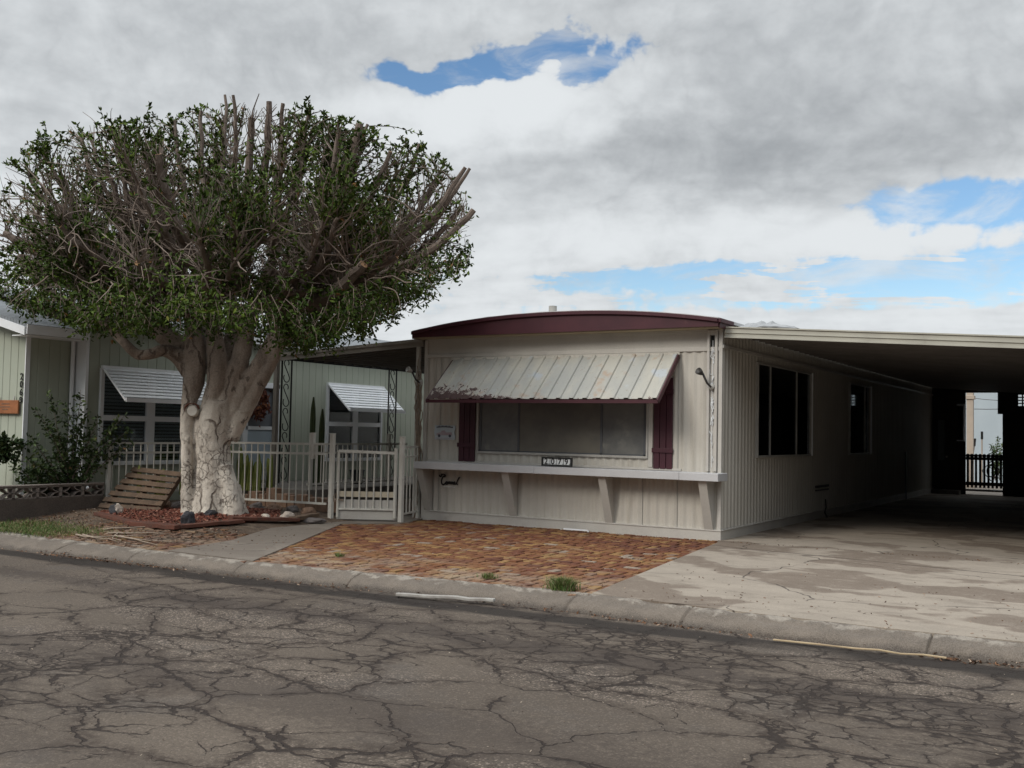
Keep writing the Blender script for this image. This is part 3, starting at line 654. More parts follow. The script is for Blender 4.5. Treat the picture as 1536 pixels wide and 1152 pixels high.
def strt(r): return r.uniform(-9, 6), r.uniform(-12.5, -6.3)
scatter('street_grit', M['pebble'], 1400, strt, .006, 12, lambda x, y: -.134, 'chip', .003, .3, 'pale loose grit scattered over the street', 'debris')
def tuft(name, x, y, rad, n, h, seed, label):
    o = scatter(name, M['grass'], n, lambda r: (x+r.gauss(0, rad), y+r.gauss(0, rad*.8)), h, seed, lambda a, b: .0, 'blade', label=label, cat='weed'); del o['kind']; return o
tuft('weed_tuft', .48, -5.62, .055, 1300, .105, 21, 'bushy green weed growing at the corner where brick paving meets the driveway')
tuft('weed_tuft', -.50, -5.42, .040, 200, .05, 22, 'small thin weed poking up through the bricks')
tuft('weed_tuft', -2.85, -5.0, .035, 90, .045, 23, 'tiny weed sprig in the pale bricks nearer the walkway')

# rocks
def rock(name, loc, size, mat, seed, label, group=None, cat='rock', squash=.7, topmat=None):
    bm = bmesh.new(); bmesh.ops.create_icosphere(bm, subdivisions=3, radius=1)
    for v in bm.verts:
        p = v.co.copy(); d = 1+.35*noise.noise(p*1.3+Vector((seed, 0, 0)))+.12*noise.noise(p*4+Vector((0, seed, 0)))
        v.co = Vector((p.x*size[0], p.y*size[1], p.z*size[2]*squash))*d
    if topmat:
        for f in bm.faces:
            c_ = f.calc_center_median()
            if (c_.x*.9-c_.y*.25)/size[0]+c_.z/size[2]*.45 > .42: f.material_index = 1
    me = bpy.data.meshes.new(name); bm.to_mesh(me); bm.free(); me.materials.append(mat)
    if topmat: me.materials.append(topmat)
    o = bpy.data.objects.new(name, me); COL.objects.link(o); o.location = loc; o.rotation_euler = (0, 0, seed)
    return tag(o, label, cat, group)
def gz(x, y, dz=0): return (x, y, gh(x, y)+dz)
rock('rock', gz(-8.35, -3.85, .05), (.12, .09, .15), M['rockdark'], .5, 'dark rock with a pale cap at the left end of the mulch bed', topmat=M['rockpale'])
rock('rock', gz(-6.55, -4.02, .06), (.13, .10, .20), M['rockdark'], 2.6, 'dark rock with a pale upper face at the front of the mulch bed', topmat=M['rockpale'])
rock('rock', gz(-8.45, -2.85, .05), (.13, .11, .14), M['rockbrown'], 3.1, 'round brown rock below the right corner of the leaning pallet')
rock('rock', gz(-8.20, -2.75, .04), (.13, .10, .12), M['rockgrey'], 4.4, 'dull grey rock between the brown rock and the tree foot')
rock('rock', gz(-6.95, -3.22, .02), (.17, .09, .09), M['rockdark'], 5.2, 'flat dark slab of rock lying against the front of the trunk')
rock('rock', gz(-7.68, -3.05, .02), (.10, .08, .07), M['rockbone'], 6.2, 'white rubble rock in the cleft at the trunk foot')
rock('rock', gz(-6.20, -2.35, .05), (.11, .09, .11), M['rockpale'], 7.7, 'rounded pinkish rock right of the tree beneath the fence')
rock('rock', gz(-6.42, -2.60, .03), (.15, .06, .05), M['rockbone'], 8.8, 'long bleached knobbly rock right of the trunk foot')
rock('rock', gz(-5.95, -2.05, .03), (.19, .11, .07), M['rockgrey'], 9.9, 'flat grey slab under the fence rail beyond the pinkish rock')
for i, (x, y, s_) in enumerate(((-7.05, -1.75, .13), (-6.75, -1.65, .12), (-6.42, -1.62, .14), (-7.4, -1.8, .12), (-7.75, -1.9, .10))):
    rock('rock', gz(x, y, .03), (s_, s_*.8, s_*.9), M['rockgrey'] if i % 2 else M['rockbrown'], i*2.3, ['brownish rubble rock under the fence rail straight behind the right trunk foot', 'grey rubble rock under the fence rail, second to the right of the trunk', 'brownish rubble rock under the fence rail closest to the left gate post', 'grey rubble rock partly hidden behind the trunk under the fence', 'small brown rubble rock hidden deepest behind the trunk foot'][i])
# bed edging timbers
def plank(name, p, q, w_, h_, mat, label, cat, group=None, seed=0, roll=(0, 0, 1)):
    mb = MB(); p, q = Vector(p), Vector(q); n = 8; d = q-p; s_ = d.cross(Vector(roll)).normalized(); u = s_.cross(d).normalized(); ring = []
    for k in range(n+1):
        c = p+d*k/n; j = .012*noise.noise(Vector((k*.9, seed, 0))); e = .01*noise.noise(Vector((seed, k*.8, 5)))
        ring.append([mb.vert(c+s_*(a*(w_/2+e))+u*(b_*h_/2+j)) for a, b_ in ((-1, -1), (1, -1), (1, 1), (-1, 1))])
    for k in range(n):
        for j in range(4): mb.face((ring[k][j], ring[k][(j+1) % 4], ring[k+1][(j+1) % 4], ring[k+1][j]))
    mb.face(ring[0]); mb.face(ring[-1])
    return tag(mb.build(name, mat, bevel=.006), label, cat, group)
plank('edging_timber', gz(-8.55, -4.02, .02), gz(-7.0, -4.52, .03), .14, .05, M['redwood'], 'long red timber edging the mulch bed on its left front side', 'edging', seed=1)
plank('edging_timber', gz(-7.05, -4.55, .045), gz(-6.28, -4.40, .05), .24, .06, M['redwood'], 'short broad red timber at the front corner of the mulch bed', 'edging', seed=2)
plank('edging_timber', gz(-6.35, -4.38, .045), gz(-6.18, -3.35, .05), .16, .05, M['redwood'], 'red timber running back from the front corner of the bed', 'edging', seed=3)
plank('edging_timber', gz(-6.35, -3.40, .06), gz(-5.98, -2.35, .06), .17, .05, M['redwood'], 'red timber right of the tree, ending near the pinkish rock', 'edging', seed=4)
plank('edging_timber', gz(-6.02, -2.42, .06), gz(-6.18, -1.72, .05), .15, .06, M['wood'], 'brown timber beside the foot of the left gate post', 'edging', seed=5)
# dry roots
mb = MB()
rnd = random.Random(4)
for k in range(7):
    p = Vector((-6.4+rnd.uniform(-.9, .9), -5.2+rnd.uniform(-.5, .25), .03)); a = rnd.uniform(-.5, .9); pts = [p.copy()]
    for j in range(7): a += rnd.gauss(0, .35); p = p+Vector((math.cos(a), math.sin(a)*.8, 0))*.13; p.z = gh(p.x, p.y)+.025; pts.append(p.copy())
    mb.tube(pts, [.014*(1-j/9) for j in range(8)], 5)
tag(mb.build('dry_roots', M['drywood'], smooth=True), 'bare forked roots lying on the soil between bed and kerb', 'roots')

# ------------------------------------------------------------------ wall builder
def wall_panel(mb, o, ud, nd, u0, u1, z0, z1, kind, pitch):
    """sheet from u0..u1, z0..z1 with a ribbed profile; o origin, ud along, nd outward"""
    o, ud, nd = Vector(o), Vector(ud), Vector(nd)
    if kind == 'corr': prof_ = [(0, 0), (.30, 0), (.42, .6), (.50, 1), (.62, 1), (.72, .55), (.82, 0)]; dep = .016
    elif kind == 'corrsoft': prof_ = [(0, 0), (.15, .05), (.3, .5), (.45, .95), (.55, 1), (.7, .6), (.85, .1)]; dep = .020
    else: prof_ = [(0, 0), (.04, -1), (.075, -1), (.115, 0)]; dep = .010
    us = [(u0, None), (u1, None)]
    k0 = int(math.floor(u0/pitch))-1
    def off(u):
        f = (u/pitch) % 1.; pr = prof_+[(1.0, prof_[0][1])]
        for (a, va), (b_, vb) in zip(pr, pr[1:]):
            if a <= f <= b_: return dep*(va+(vb-va)*(f-a)/max(1e-6, b_-a))
        return 0
    S_ = sorted(set([u0, u1]+[(k+f)*pitch for k in range(k0, int(u1/pitch)+2) for f, _ in prof_ if u0 < (k+f)*pitch < u1]))
    cols = []
    for u in S_:
        p = o+ud*u+nd*off(u); cols.append((mb.vert(p+Vector((0, 0, z0))), mb.vert(p+Vector((0, 0, z1)))))
    for a, b_ in zip(cols, cols[1:]): mb.face((a[0], b_[0], b_[1], a[1]))
def wall_with_holes(mb, o, ud, nd, u0, u1, z0, z1, holes, kind, pitch):
    es = sorted(set([u0, u1]+[h for q in holes for h in q[:2]]))
    for a, b_ in zip(es, es[1:]):
        hs = [h for h in holes if h[0] <= a+1e-6 and h[1] >= b_-1e-6]
        if not hs: wall_panel(mb, o, ud, nd, a, b_, z0, z1, kind, pitch)
        else:
            h = hs[0]
            if h[2] > z0+.01: wall_panel(mb, o, ud, nd, a, b_, z0, h[2], kind, pitch)
            if h[3] < z1-.01: wall_panel(mb, o, ud, nd, a, b_, h[3], z1, kind, pitch)

# ------------------------------------------------------------------ main mobile home
WD, LEN = 5.28, 17.44
home = empty('mobile_home', (-2.64, 0, 0), 'long off white mobile home with ribbed siding, maroon curved roof edge and big awning', 'mobile home')
mb = MB()
wall_with_holes(mb, (-WD, 0, 0), (1, 0, 0), (0, -1, 0), 0, WD, .10, 2.80, [(1.10, 4.12, 1.18, 2.12)], 'corrsoft', .145)
mb.build('front_wall', M['siding'], home)
mb = MB()
wall_with_holes(mb, (0, 0, 0), (0, 1, 0), (1, 0, 0), 0, LEN, .10, 2.82, [(1.58, 4.58, 1.21, 2.66), (7.55, 9.33, 1.21, 2.64)], 'corr', .15)
wall_panel(mb, (0, 0, 0), (0, 1, 0), (1, 0, 0), 0, LEN, 2.82, 3.09, 'corr', .15)
mb.build('side_wall', M['siding'], home)
mb = MB(); mb.box((-WD, .005, .0), (-WD+.05, LEN, 3.08)); mb.box((-WD, LEN-.05, 0), (0, LEN, 3.08)); mb.build('rear_wall', M['siding'], home)
mb = MB(); mb.box((-WD-.01, -.004, 2.80), (.0, .03, 3.09)); mb.build('upper_panel', M['trim'], home)
mb = MB(); mb.box((-WD-.02, -.032, 2.745), (.0, -.002, 2.805)); mb.box((.017, -.02, 2.785), (.036, LEN, 2.835)); mb.box((-WD-.02, -.02, 3.02), (-.0, -.006, 3.07)); mb.build('horizontal_trim', M['trim'], home, bevel=.004)
mb = MB(); mb.box((-WD-.01, -.045, -.02), (.03, .0, .13)); mb.box((-WD-.01, -.055, .13), (.04, .0, .150)); mb.box((.0, .004, -.02), (.035, LEN, .13)); mb.box((.0, .006, .131), (.045, LEN, .150)); mb.build('skirting', M['trim'], home, bevel=.004)
# vertical seams on front
for x in (-4.98, -3.42, -1.22, -.98, -.66): MB().box((x-.004, -.014, .15), (x+.004, -.004, .86 if -4.2 < x < -1.2 else 2.75)).build('panel_seam', M['screenframe'], home)
# corner posts
mb = MB(); mb.box((-.205, -.06, .99), (-.165, -.002, 3.05)); mb.box((-.085, -.06, .99), (-.045, -.002, 3.05)); mb.box((-.165, -.02, .99), (-.085, -.003, 2.55)); mb.box((-.165, -.058, 2.98), (-.085, -.004, 3.05))
mb.box((-.035, -.03, .15), (.022, .0, 3.07)); mb.build('corner_trim', M['trim'], home, bevel=.004)
mb = MB(); mb.box((-.160, -.012, 2.56), (-.09, .001, 2.97)); mb.build('corner_slot', M['interior'], home)
mb = MB(); rnd = random.Random(2)
mb.box((-.128, -.030, 1.05), (-.122, -.0205, 2.9))
for k in range(34):
    z = 1.1+rnd.random()*1.7; p = Vector((-.125+rnd.gauss(0, .004), -.028, z)); mb.tube([p, p+Vector((rnd.gauss(0, .02), -.01, rnd.gauss(0, .03))), p+Vector((rnd.gauss(0, .02), -.012, rnd.uniform(.03, .09)))], .006, 5)
mb.build('peeling_caulk', M['white'], home)
mb = MB(); mb.box((-WD-.04, -.035, .0), (-WD+.03, .0, 3.05)); mb.box((-WD-.012, .0, .02), (-WD, LEN, 3.05)); mb.build('left_corner_trim', M['trim'], home, bevel=.004)
# roof: bowed sheet, maroon fascia
def arc(x, lo=3.165, hi=3.385):
    t_ = (x+WD/2)/(WD/2+.15); return lo+(hi-lo)*(1-abs(t_)**2.1)
xsr = [-WD-.12+(WD+.17)*k/32 for k in range(33)]
mb = MB(); poly = [(xsr[0], 3.078)]+[(x, arc(x)-.035) for x in xsr]+[(xsr[-1], 3.078)]
mb.prism(poly, 'y', -.30, -.27); mb.box((xsr[-1]-.005, -.27, 3.06), (xsr[-1]+.02, .25, 3.155)); mb.box((xsr[0]-.02, -.27, 3.06), (xsr[0]+.005, .4, 3.15)); mb.build('fascia', M['maroon'], home)
mb = MB(); poly = [(x, arc(x)-.045) for x in xsr]+[(x, arc(x)+.012) for x in xsr[::-1]]
mb.prism(poly, 'y', -.335, -.26); mb.box((xsr[-1]-.01, -.30, arc(xsr[-1])-.05), (xsr[-1]+.045, .25, arc(xsr[-1])+.012)); mb.build('drip_edge', M['maroon'], home, bevel=.006)
mb = MB(); poly = [(x, arc(x)-.02) for x in xsr]+[(x, arc(x)+.024+.006*noise.noise(Vector((x*4, 0, 0)))) for x in xsr[::-1]]
mb.prism(poly, 'y', -.30, LEN+.1); roof = mb.build('roof', M['roofwhite'], home)
mb = MB(); mb.box((xsr[0]+.01, -.27, 3.063), (xsr[-1]-.01, .0, 3.078)); mb.build('soffit', M['tan'], home)
mb = MB(); mb.lathe([(.065, 0), (.065, .46), (.08, .46), (.08, .58), (.06, .58)], (-4.62, 3.2, 3.40), 14); mb.build('vent_pipe', M['screenframe'], roof, smooth=False)
# front window
WX0, WX1, WZ0, WZ1 = -WD+1.10, -WD+4.12, 1.18, 2.12
win = (MB().box((WX0-.03, -.05, WZ0-.035), (WX1+.03, .0, WZ0)).box((WX0-.03, -.05, WZ1), (WX1+.03, .0, WZ1+.03)).box((WX0-.03, -.05, WZ0), (WX0, .0, WZ1)).box((WX1, -.05, WZ0), (WX1+.03, .0, WZ1))).build('window', M['screenframe'], home, bevel=.003)
M['screen2'] = pm('window_screen_grey', (.165, .165, .155), (.095, .098, .100), 1.7, .36, .15, 260, (.19, .19, .175), 2.8, (.52, .72))
for a_, b_, m_ in ((WX0, -3.415, 'screen2'), (-3.405, -1.925, 'screen'), (-1.915, WX1, 'screen2')): (MB().box((a_, -.018, WZ0), (b_, -.010, WZ1))).build('screen', M[m_], win)
mb = MB()
for x in (WX0+.035, -3.41, -1.92, WX1-.03): mb.box((x-.018, -.028, WZ0), (x+.018, -.019, WZ1))
mb.box((WX0, -.028, WZ0), (WX1, -.0195, WZ0+.022)); mb.build('screen_bars', pm('bronze_bar', (.085, .09, .10), None, 3, .5), win)
(MB().box((WX1+.03, -.03, 1.02), (WX1+.10, -.002, 2.2))).build('window_side_trim', M['trim'], home)
# shutters
def shutter(x0, x1):
    mb = MB(); n = 3; w_ = (x1-x0)/n
    for k in range(n): mb.box((x0+k*w_+.005, -.040, 1.0), (x0+(k+1)*w_-.005, -.016, 2.36))
    mb.box((x0-.015, -.058, 1.24), (x1+.012, -.041, 1.31)); mb.box((x0-.015, -.058, 2.12), (x1+.012, -.041, 2.19)); mb.box((x0+.01, -.020, 1.0), (x1-.01, -.014, 2.36))
    return mb.build('shutter', M['maroon_dark'], home, bevel=.003)
shutter(-4.575, -4.245); shutter(-1.045, -.735)
# awning
aw = empty('awning'); aw.parent = home; aw.matrix_parent_inverse = world_of(home).inverted()
AX0, AX1 = -4.70, -.66; ZT, ZB, YT, YB = 2.71, 2.015, -.045, -.72
def apt(x, s_, n_=0.):
    xx = x+(-.05*s_ if x < -2.6 else -.035*s_)
    return Vector((xx, YT+(YB-YT)*s_, ZT+(ZB-ZT)*s_))+Vector((0, -.717, .70)).normalized()*0+Vector((0, -.70, .717))*n_
mb = MB(); p_ = .225; xs = []
x = AX0
while x < AX1-.02:
    for f, h in ((0, .0), (.62, .0), (.68, .022), (.92, .022), (.98, .0)):
        if x+f*p_ <= AX1: xs.append((x+f*p_, h))
    x += p_
xs.append((AX1, 0)); rowsA = []
for s_ in (0, .33, .66, 1.): rowsA.append([mb.vert(apt(x, s_, h)) for x, h in xs])
for a, b_ in zip(rowsA, rowsA[1:]):
    for k in range(len(xs)-1): mb.face((a[k], a[k+1], b_[k+1], b_[k]))
sheet = mb.build('awning_sheet', M['awning'], aw, fix=False)
so_ = sheet.modifiers.new('thick', 'SOLIDIFY'); so_.thickness = .006
mb = MB(); a, b_ = apt(AX0, 1), apt(AX1, 1)
mb.box((a.x-.015, YB-.016, ZB-.060), (b_.x+.015, YB+.006, ZB-.008)); mb.bar(apt(AX1, 0)+Vector((.012, 0, -.03)), apt(AX1, 1)+Vector((.012, 0, -.035)), .02, .07); mb.bar(apt(AX0, 0)+Vector((-.012, 0, -.03)), apt(AX0, 1)+Vector((-.012, 0, -.035)), .02, .05)
for x in (-3.6, -1.7): mb.bar((x, -.03, 2.2), (x, YB+.02, 2.0), .02, .02)
mb.build('awning_frame', M['maroon'], aw)
mb = MB(); mb.box((AX0-.03, -.062, ZT-.01), (AX1+.03, -.034, ZT+.03)); mb.build('awning_wall_rail', M['siding'], aw)
# shelf with fin brackets
mb = MB(); mb.box((-5.22, -.40, .862), (-2.9, -.0, .978)); mb.box((-2.897, -.40, .862), (-.48, -.0, .974)); mb.box((-.477, -.40, .86), (.11, -.0, .972)); mb.build('shelf', M['shelf'], home, bevel=.006)
mb = MB(); mb.box((-5.2, -.03, .979), (-.6, -.002, 1.012)); mb.build('shelf_backrail', M['trim'], home)
for x in (-5.16, -3.47, -1.75, -.15):
    mb = MB(); mb.prism([(-.02, .150), (-.055, .150), (-.34, .86), (-.02, .86)], 'x', x-.065, x+.065); mb.build('bracket', M['trim'], home, bevel=.004)
# side windows
def side_window(y0, y1, z0, z1, mull):
    fr = MB(); X0, X1 = -.01, .05
    fr.box((X0, y0-.03, z0-.035), (X1, y1+.03, z0)); fr.box((X0, y0-.03, z1), (X1, y1+.03, z1+.03)); fr.box((X0, y0-.03, z0), (X1, y0, z1)); fr.box((X0, y1, z0), (X1, y1+.03, z1))
    wn = fr.build('window', M['screenframe'], home, bevel=.003)
    MB().box((-.01, y1+.031, z0-.03), (.07, y1+.055, z1+.03)).build('jamb', M['alu'], wn)
    (MB().box((.018, y0, z0), (.022, y1, z1))).build('pane', M['glass'], wn)
    for y in mull: MB().box((.023, y-.015, z0), (.04, y+.015, z1)).build('mullion', M['screenframe'], wn)
    n = int((y1-y0)/.05); prev = False; mb = MB()
    for k in range(n):
        y = y0+(y1-y0)*k/n
        if y0+.9 < y < y0+2.1:
            if mb.v: mb.build('curtain', M['curtain'], wn); mb = MB()
            continue
        mb.box((-.04-.015*(k % 2), y, z0-.02), (-.03-.015*(k % 2), y+(y1-y0)/n, z1+.02))
    if mb.v: mb.build('curtain', M['curtain'], wn)
side_window(1.58, 4.58, 1.21, 2.66, (2.22, 3.72)); side_window(7.55, 9.33, 1.21, 2.64, (8.9,))
mb = MB(); mb.box((-.5, 2.35, .9), (-.25, 3.2, 2.05)); mb.build('reflection_panel', M['orangewood'], home)  # brown panel standing in for the tan reflection in the side window
mb = MB(); mb.box((-WD+.1, .12, .05), (-.15, LEN-.1, .06)); mb.box((-WD+.06, .10, .1), (-.30, .13, 3.0)); mb.build('interior_lining', M['interior'], home)
mb = MB(); mb.box((.018, 5.0, .58), (.04, 5.9, .62)); mb.box((.018, 5.0, .52), (.04, 5.9, .54)); mb.tube([(.05, 5.6, .35), (.06, 5.62, .2), (.05, 5.55, .1), (.09, 5.6, .0)], .012, 6); mb.build('wall_vent', M['darkmetal'], home)
mb = MB(); mb.box((.018, 13.4, .0), (.05, 13.46, 1.2)); mb.build('pipe', M['darkmetal'], home)
# script badge: strokes of a cursive word
def stroke(mb, pts, r, sx, sz, ox, oz, y=-.022):
    P_ = [Vector((ox+a*sx, y, oz+b*sz)) for a, b in pts]
    out_ = []
    for i in range(len(P_)-1):
        p0, p1, p2, p3 = P_[max(i-1, 0)], P_[i], P_[i+1], P_[min(i+2, len(P_)-1)]
        for k in range(5):
            t_ = k/5; out_.append(.5*((2*p1)+(p2-p0)*t_+(2*p0-5*p1+4*p2-p3)*t_*t_+(3*p1-p0-3*p2+p3)*t_**3))
    out_.append(P_[-1]); mb.tube(out_, r, 6)
mb = MB(); ox, oz, s_ = -4.93, .585, .045
s_ = .047
stroke(mb, [(-.6, 3.6), (-.2, 3.0), (.4, 3.4), (.6, 3.9), (.2, 3.8), (1.2, 3.9), (2.0, 3.5), (1.6, 2.9)], .012, s_, s_, ox, oz)
stroke(mb, [(1.9, 3.3), (1.0, 3.0), (.4, 1.8), (.5, .6), (1.1, .2), (1.9, .6), (2.5, 1.3)], .014, s_, s_, ox, oz)
stroke(mb, [(2.9, 1.3), (2.4, 1.2), (2.2, .6), (2.6, .4), (3.0, 1.3), (2.95, .5), (3.3, .6), (3.6, 1.4), (3.7, .5), (3.75, 1.0), (4.1, 1.35), (4.3, .5), (4.5, 1.1), (4.8, 1.3), (4.9, .5), (5.1, 1.1), (5.4, 1.3), (5.55, .5), (5.9, .7), (6.3, 1.2), (6.0, 1.4), (5.9, .8), (6.3, .5), (6.8, .9), (7.6, 2.4), (8.3, 3.1)], .011, s_, s_, ox, oz)
stroke(mb, [(7.9, 3.0), (7.2, 1.6), (7.0, .6), (7.4, .5)], .012, s_, s_, ox, oz)
mb.build('script_badge', M['black'], home)
mb = MB(); mb.box((ox+.06, -.022, oz-.03), (ox+.30, -.014, oz-.018)); mb.build('badge_underline', M['tile'], home)

# text helper
def text_mesh(s_, name, size, mat, parent, Mx, ext=.004, bold=0.):
    cu = bpy.data.curves.new(name, 'FONT'); cu.body = s_; cu.size = size; cu.extrude = ext; cu.align_x = 'CENTER'; cu.align_y = 'CENTER'; cu.offset = bold
    tmp = bpy.data.objects.new(name, cu); COL.objects.link(tmp); C.view_layer.update()
    me = bpy.data.meshes.new_from_object(tmp.evaluated_get(C.evaluated_depsgraph_get())); bpy.data.objects.remove(tmp)
    me.transform(Mx); me.materials.clear(); me.materials.append(mat); o = bpy.data.objects.new(name, me); COL.objects.link(o); o.parent = parent
    if parent: o.matrix_parent_inverse = world_of(parent).inverted()
    return o
ROTX = Matrix.Rotation(R(90), 4, 'X')
sg = empty('house_number_sign', (-2.68, -.25, .98), 'dark framed sign with four white tiles reading 2.0.7.9 on the ledge', 'number sign')
mb = MB(); ya, yb = -.28, -.25; x0, x1, z0, z1 = -2.83, -2.29, .985, 1.125
mb.box((x0, ya, z0), (x1, yb, z0+.022)).box((x0, ya, z1-.022), (x1, yb, z1)).box((x0, ya, z0+.022), (x0+.03, yb, z1-.022)).box((x1-.03, ya, z0+.022), (x1, yb, z1-.022)).box((x0+.01, yb-.012, z0+.01), (x1-.01, yb-.004, z1-.01)); mb.build('frame', M['digit'], sg)
for k, ch in enumerate('2079'):
    cx = x0+.03+(x1-x0-.06)*(k+.5)/4; hw = (x1-x0-.06)/8-.006
    tl = MB().box((cx-hw, yb-.022, z0+.026), (cx+hw, yb-.0125, z1-.026)).build('number_tile', M['tile'], sg)
    text_mesh(ch, 'numeral', .125, M['digit'], tl, Matrix.Translation((cx-.008, yb-.026, (z0+z1)/2)) @ ROTX, .003, .0015)
    MB().box((cx+hw-.014, yb-.026, z0+.032), (cx+hw-.004, yb-.0225, z0+.042)).build('numeral_dot', M['digit'], tl)
# picture plaque
pq = empty('wall_plaque', (-4.87, -.02, 1.48), 'small pale plaque with a faded vintage truck picture hung beside the left shutter', 'plaque')
px0, px1, pz0, pz1 = -5.08, -4.66, 1.355, 1.595
pts = []
for k in range(13): t_ = k/12; pts.append((px0+.008*math.sin(t_*6.283*1.5)+.006, pz0+(pz1-pz0)*t_))
for k in range(13): t_ = 1-k/12; pts.append((px1+.012*math.sin(t_*6.283*1.5), pz0+(pz1-pz0)*t_))
MB().prism(pts, 'y', -.032, -.018).build('plate', M['plaque'], pq)
mb = MB()
for k in range(14):
    x = px0+.05+k*.024; z = pz1-.045+.010*math.sin(k/13*3.14); mb.box((x, -.036, z), (x+.018, -.0325, z+.022+.004*(k % 3)))
mb.build('header_lettering', M['plaqueink'], pq)
MB().prism([(-5.03, 1.425), (-5.03, 1.455), (-4.98, 1.47), (-4.94, 1.475), (-4.93, 1.505), (-4.86, 1.51), (-4.84, 1.475), (-4.72, 1.48), (-4.71, 1.43)], 'y', -.035, -.0325).build('truck_picture', M['plaquered'], pq)
for x in (-4.975, -4.755):
    MB().lathe([(.026, 0), (.026, .004), (.012, .004)], (x, -.0325, 1.418), 16, Matrix.Rotation(R(90), 4, 'X')).build('wheel_picture', M['plaqueink'], pq)
MB().box((px0+.03, -.035, pz0+.018), (px1-.05, -.0325, pz0+.026)).build('plaque_caption', M['plaquered'], pq)
# floodlights
def flood(loc, flip, label):
    e = empty('floodlight', loc, label, 'light'); x, y, z = loc
    MB().lathe([(.045, 0), (.045, .03), (.02, .05)], (x, y, z), 12, Matrix.Rotation(R(90), 4, 'X')).build('mount', M['screenframe'], e)
    MB().tube([(x, y-.05, z), (x-.03*flip, y-.12, z+.05), (x-.09*flip, y-.16, z+.20)], .016, 8).build('arm', M['darkmetal'], e, smooth=True)
    Mx = Matrix.Rotation(R(62)*-flip*.6, 4, 'Y') @ Matrix.Rotation(R(55), 4, 'X')
    MB().lathe([(.024, 0), (.036, .025), (.050, .07), (.053, .095), (.044, .09), (.016, .065)], (x-.09*flip, y-.16, z+.18), 14, Mx).build('lamp_head', M['darkmetal'] if flip > 0 and x > -1 else M['screenframe'], e, smooth=True)
flood((-.125, -.05, 2.22), 1, 'dark floodlight on the right corner post of the mobile home')
flood((-5.36, -.06, 2.32), 1, 'pale rusty floodlight on the post at the left corner of the mobile home')
# small fallen piece at the skirting
MB().box((-2.45, -.22, .012), (-2.02, -.17, .03)).tube([(-2.03, -.2, .0), (-2.03, -.2, .03)], .02, 6).build('plastic_offcut', M['white'])
tag(bpy.data.objects['plastic_offcut'], 'short white plastic offcut lying on bricks against the skirting', 'offcut')

# ------------------------------------------------------------------ carport
cp = empty('carport', (2.4, 0, 0), 'wide flat carport roof with cream fascia attached to the right of the mobile home', 'carport')
def cz(x): return 3.095-.066*x
CX1 = 5.0
mb = MB(); mb.prism([(.055, cz(.05)-.145), (CX1, cz(CX1)-.145), (CX1, cz(CX1)), (.055, cz(.05))], 'y', -.03, .0); mb.prism([(.055, cz(.05)-.085), (CX1, cz(CX1)-.085), (CX1, cz(CX1)-.075), (.055, cz(.05)-.075)], 'y', -.045, -.03)
mb.prism([(.05, cz(.05)-.155), (CX1, cz(CX1)-.155), (CX1, cz(CX1)-.140), (.05, cz(.05)-.140)], 'y', -.05, -.0); mb.prism([(.05, cz(.05)-.012), (CX1, cz(CX1)-.012), (CX1, cz(CX1)+.006), (.05, cz(.05)+.006)], 'y', -.05, .01)
mb.build('fascia', M['carport'], cp)
mb = MB(); y = .012
mb.prism([(.03, cz(.03)-.05), (CX1, cz(CX1)-.05), (CX1, cz(CX1)-.02), (.03, cz(.03)-.02)], 'y', .012, 17.6)
while y < 17.4:
    mb.prism([(.04, cz(.04)-.085), (CX1, cz(CX1)-.085), (CX1, cz(CX1)-.049), (.04, cz(.04)-.049)], 'y', y+.28, y+.32); y += .32
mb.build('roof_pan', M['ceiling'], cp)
for y in (.1,): (MB().box((CX1-.2, y, 0), (CX1-.12, y+.08, cz(CX1)-.06))).build('post', M['carport'], cp)
mb = MB(); mb.box((4.16, .06, 0), (4.24, 17.44, 2.75)); sw = mb.build('added_shade_wall', M['darkwall']); tag(sw, 'unseen dark brown wall added to keep light out of the carport', 'wall')  # added out of view, blocks side light so the carport stays dark
# lumpy pale sheet on the roof next to the fascia
mb = MB(); n = 26; idx = []
for j in range(9):
    row = []
    for i in range(n):
        u = i/(n-1); v = j/8; x = -.10+1.05*u; y = .5+.9*v; env = (math.sin(math.pi*min(1, u*1.05)) ** .6)*(1-.45*u)*math.sin(math.pi*(.1+.8*v))
        row.append(mb.vert((x, y, 3.10+.16*env+.09*noise.noise(Vector((x*9, y*9, 0)))*env)))
    idx.append(row)
for j in range(8):
    for i in range(n-1): mb.face((idx[j][i], idx[j][i+1], idx[j+1][i+1], idx[j+1][i]))
o = mb.build('crumpled_sheet', pm('crumpled_sheet', (.34, .35, .36), (.26, .27, .28), 9, .8)); tag(o, 'crumpled pale sheet lying on the roof where carport and home meet', 'sheet'); o.modifiers.new('t', 'SOLIDIFY').thickness = .02

# rear of the carport: shed wall with door, opening with gate
YB_ = 17.45
shed = empty('storage_shed', (2.6, YB_, 0), 'dark shed wall across the far end of the carport with door and passage', 'shed')
mb = MB(); mb.box((-.3, YB_, 0), (.88, YB_+.1, 3.1)); mb.box((1.84, YB_, 0), (2.20, YB_+.1, 3.1)); mb.box((2.20, YB_, 0), (4.17, YB_+.1, 2.50)); mb.box((2.20, YB_, 2.84), (4.17, YB_+.1, 3.1)); mb.box((2.95, YB_, 2.5), (4.17, YB_+.1, 2.84)); mb.box((.88, YB_, 2.88), (1.84, YB_+.1, 3.1)); mb.box((1.72, YB_-.02, 2.28), (1.84, YB_+.08, 2.88))
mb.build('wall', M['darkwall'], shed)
mb = MB()
for k in range(7): mb.box((2.20+k*.125, YB_+.02, 2.5), (2.235+k*.125, YB_+.06, 2.84))
for k in range(5): mb.box((2.20, YB_+.021, 2.48+k*.085), (2.95, YB_+.059, 2.51+k*.085))
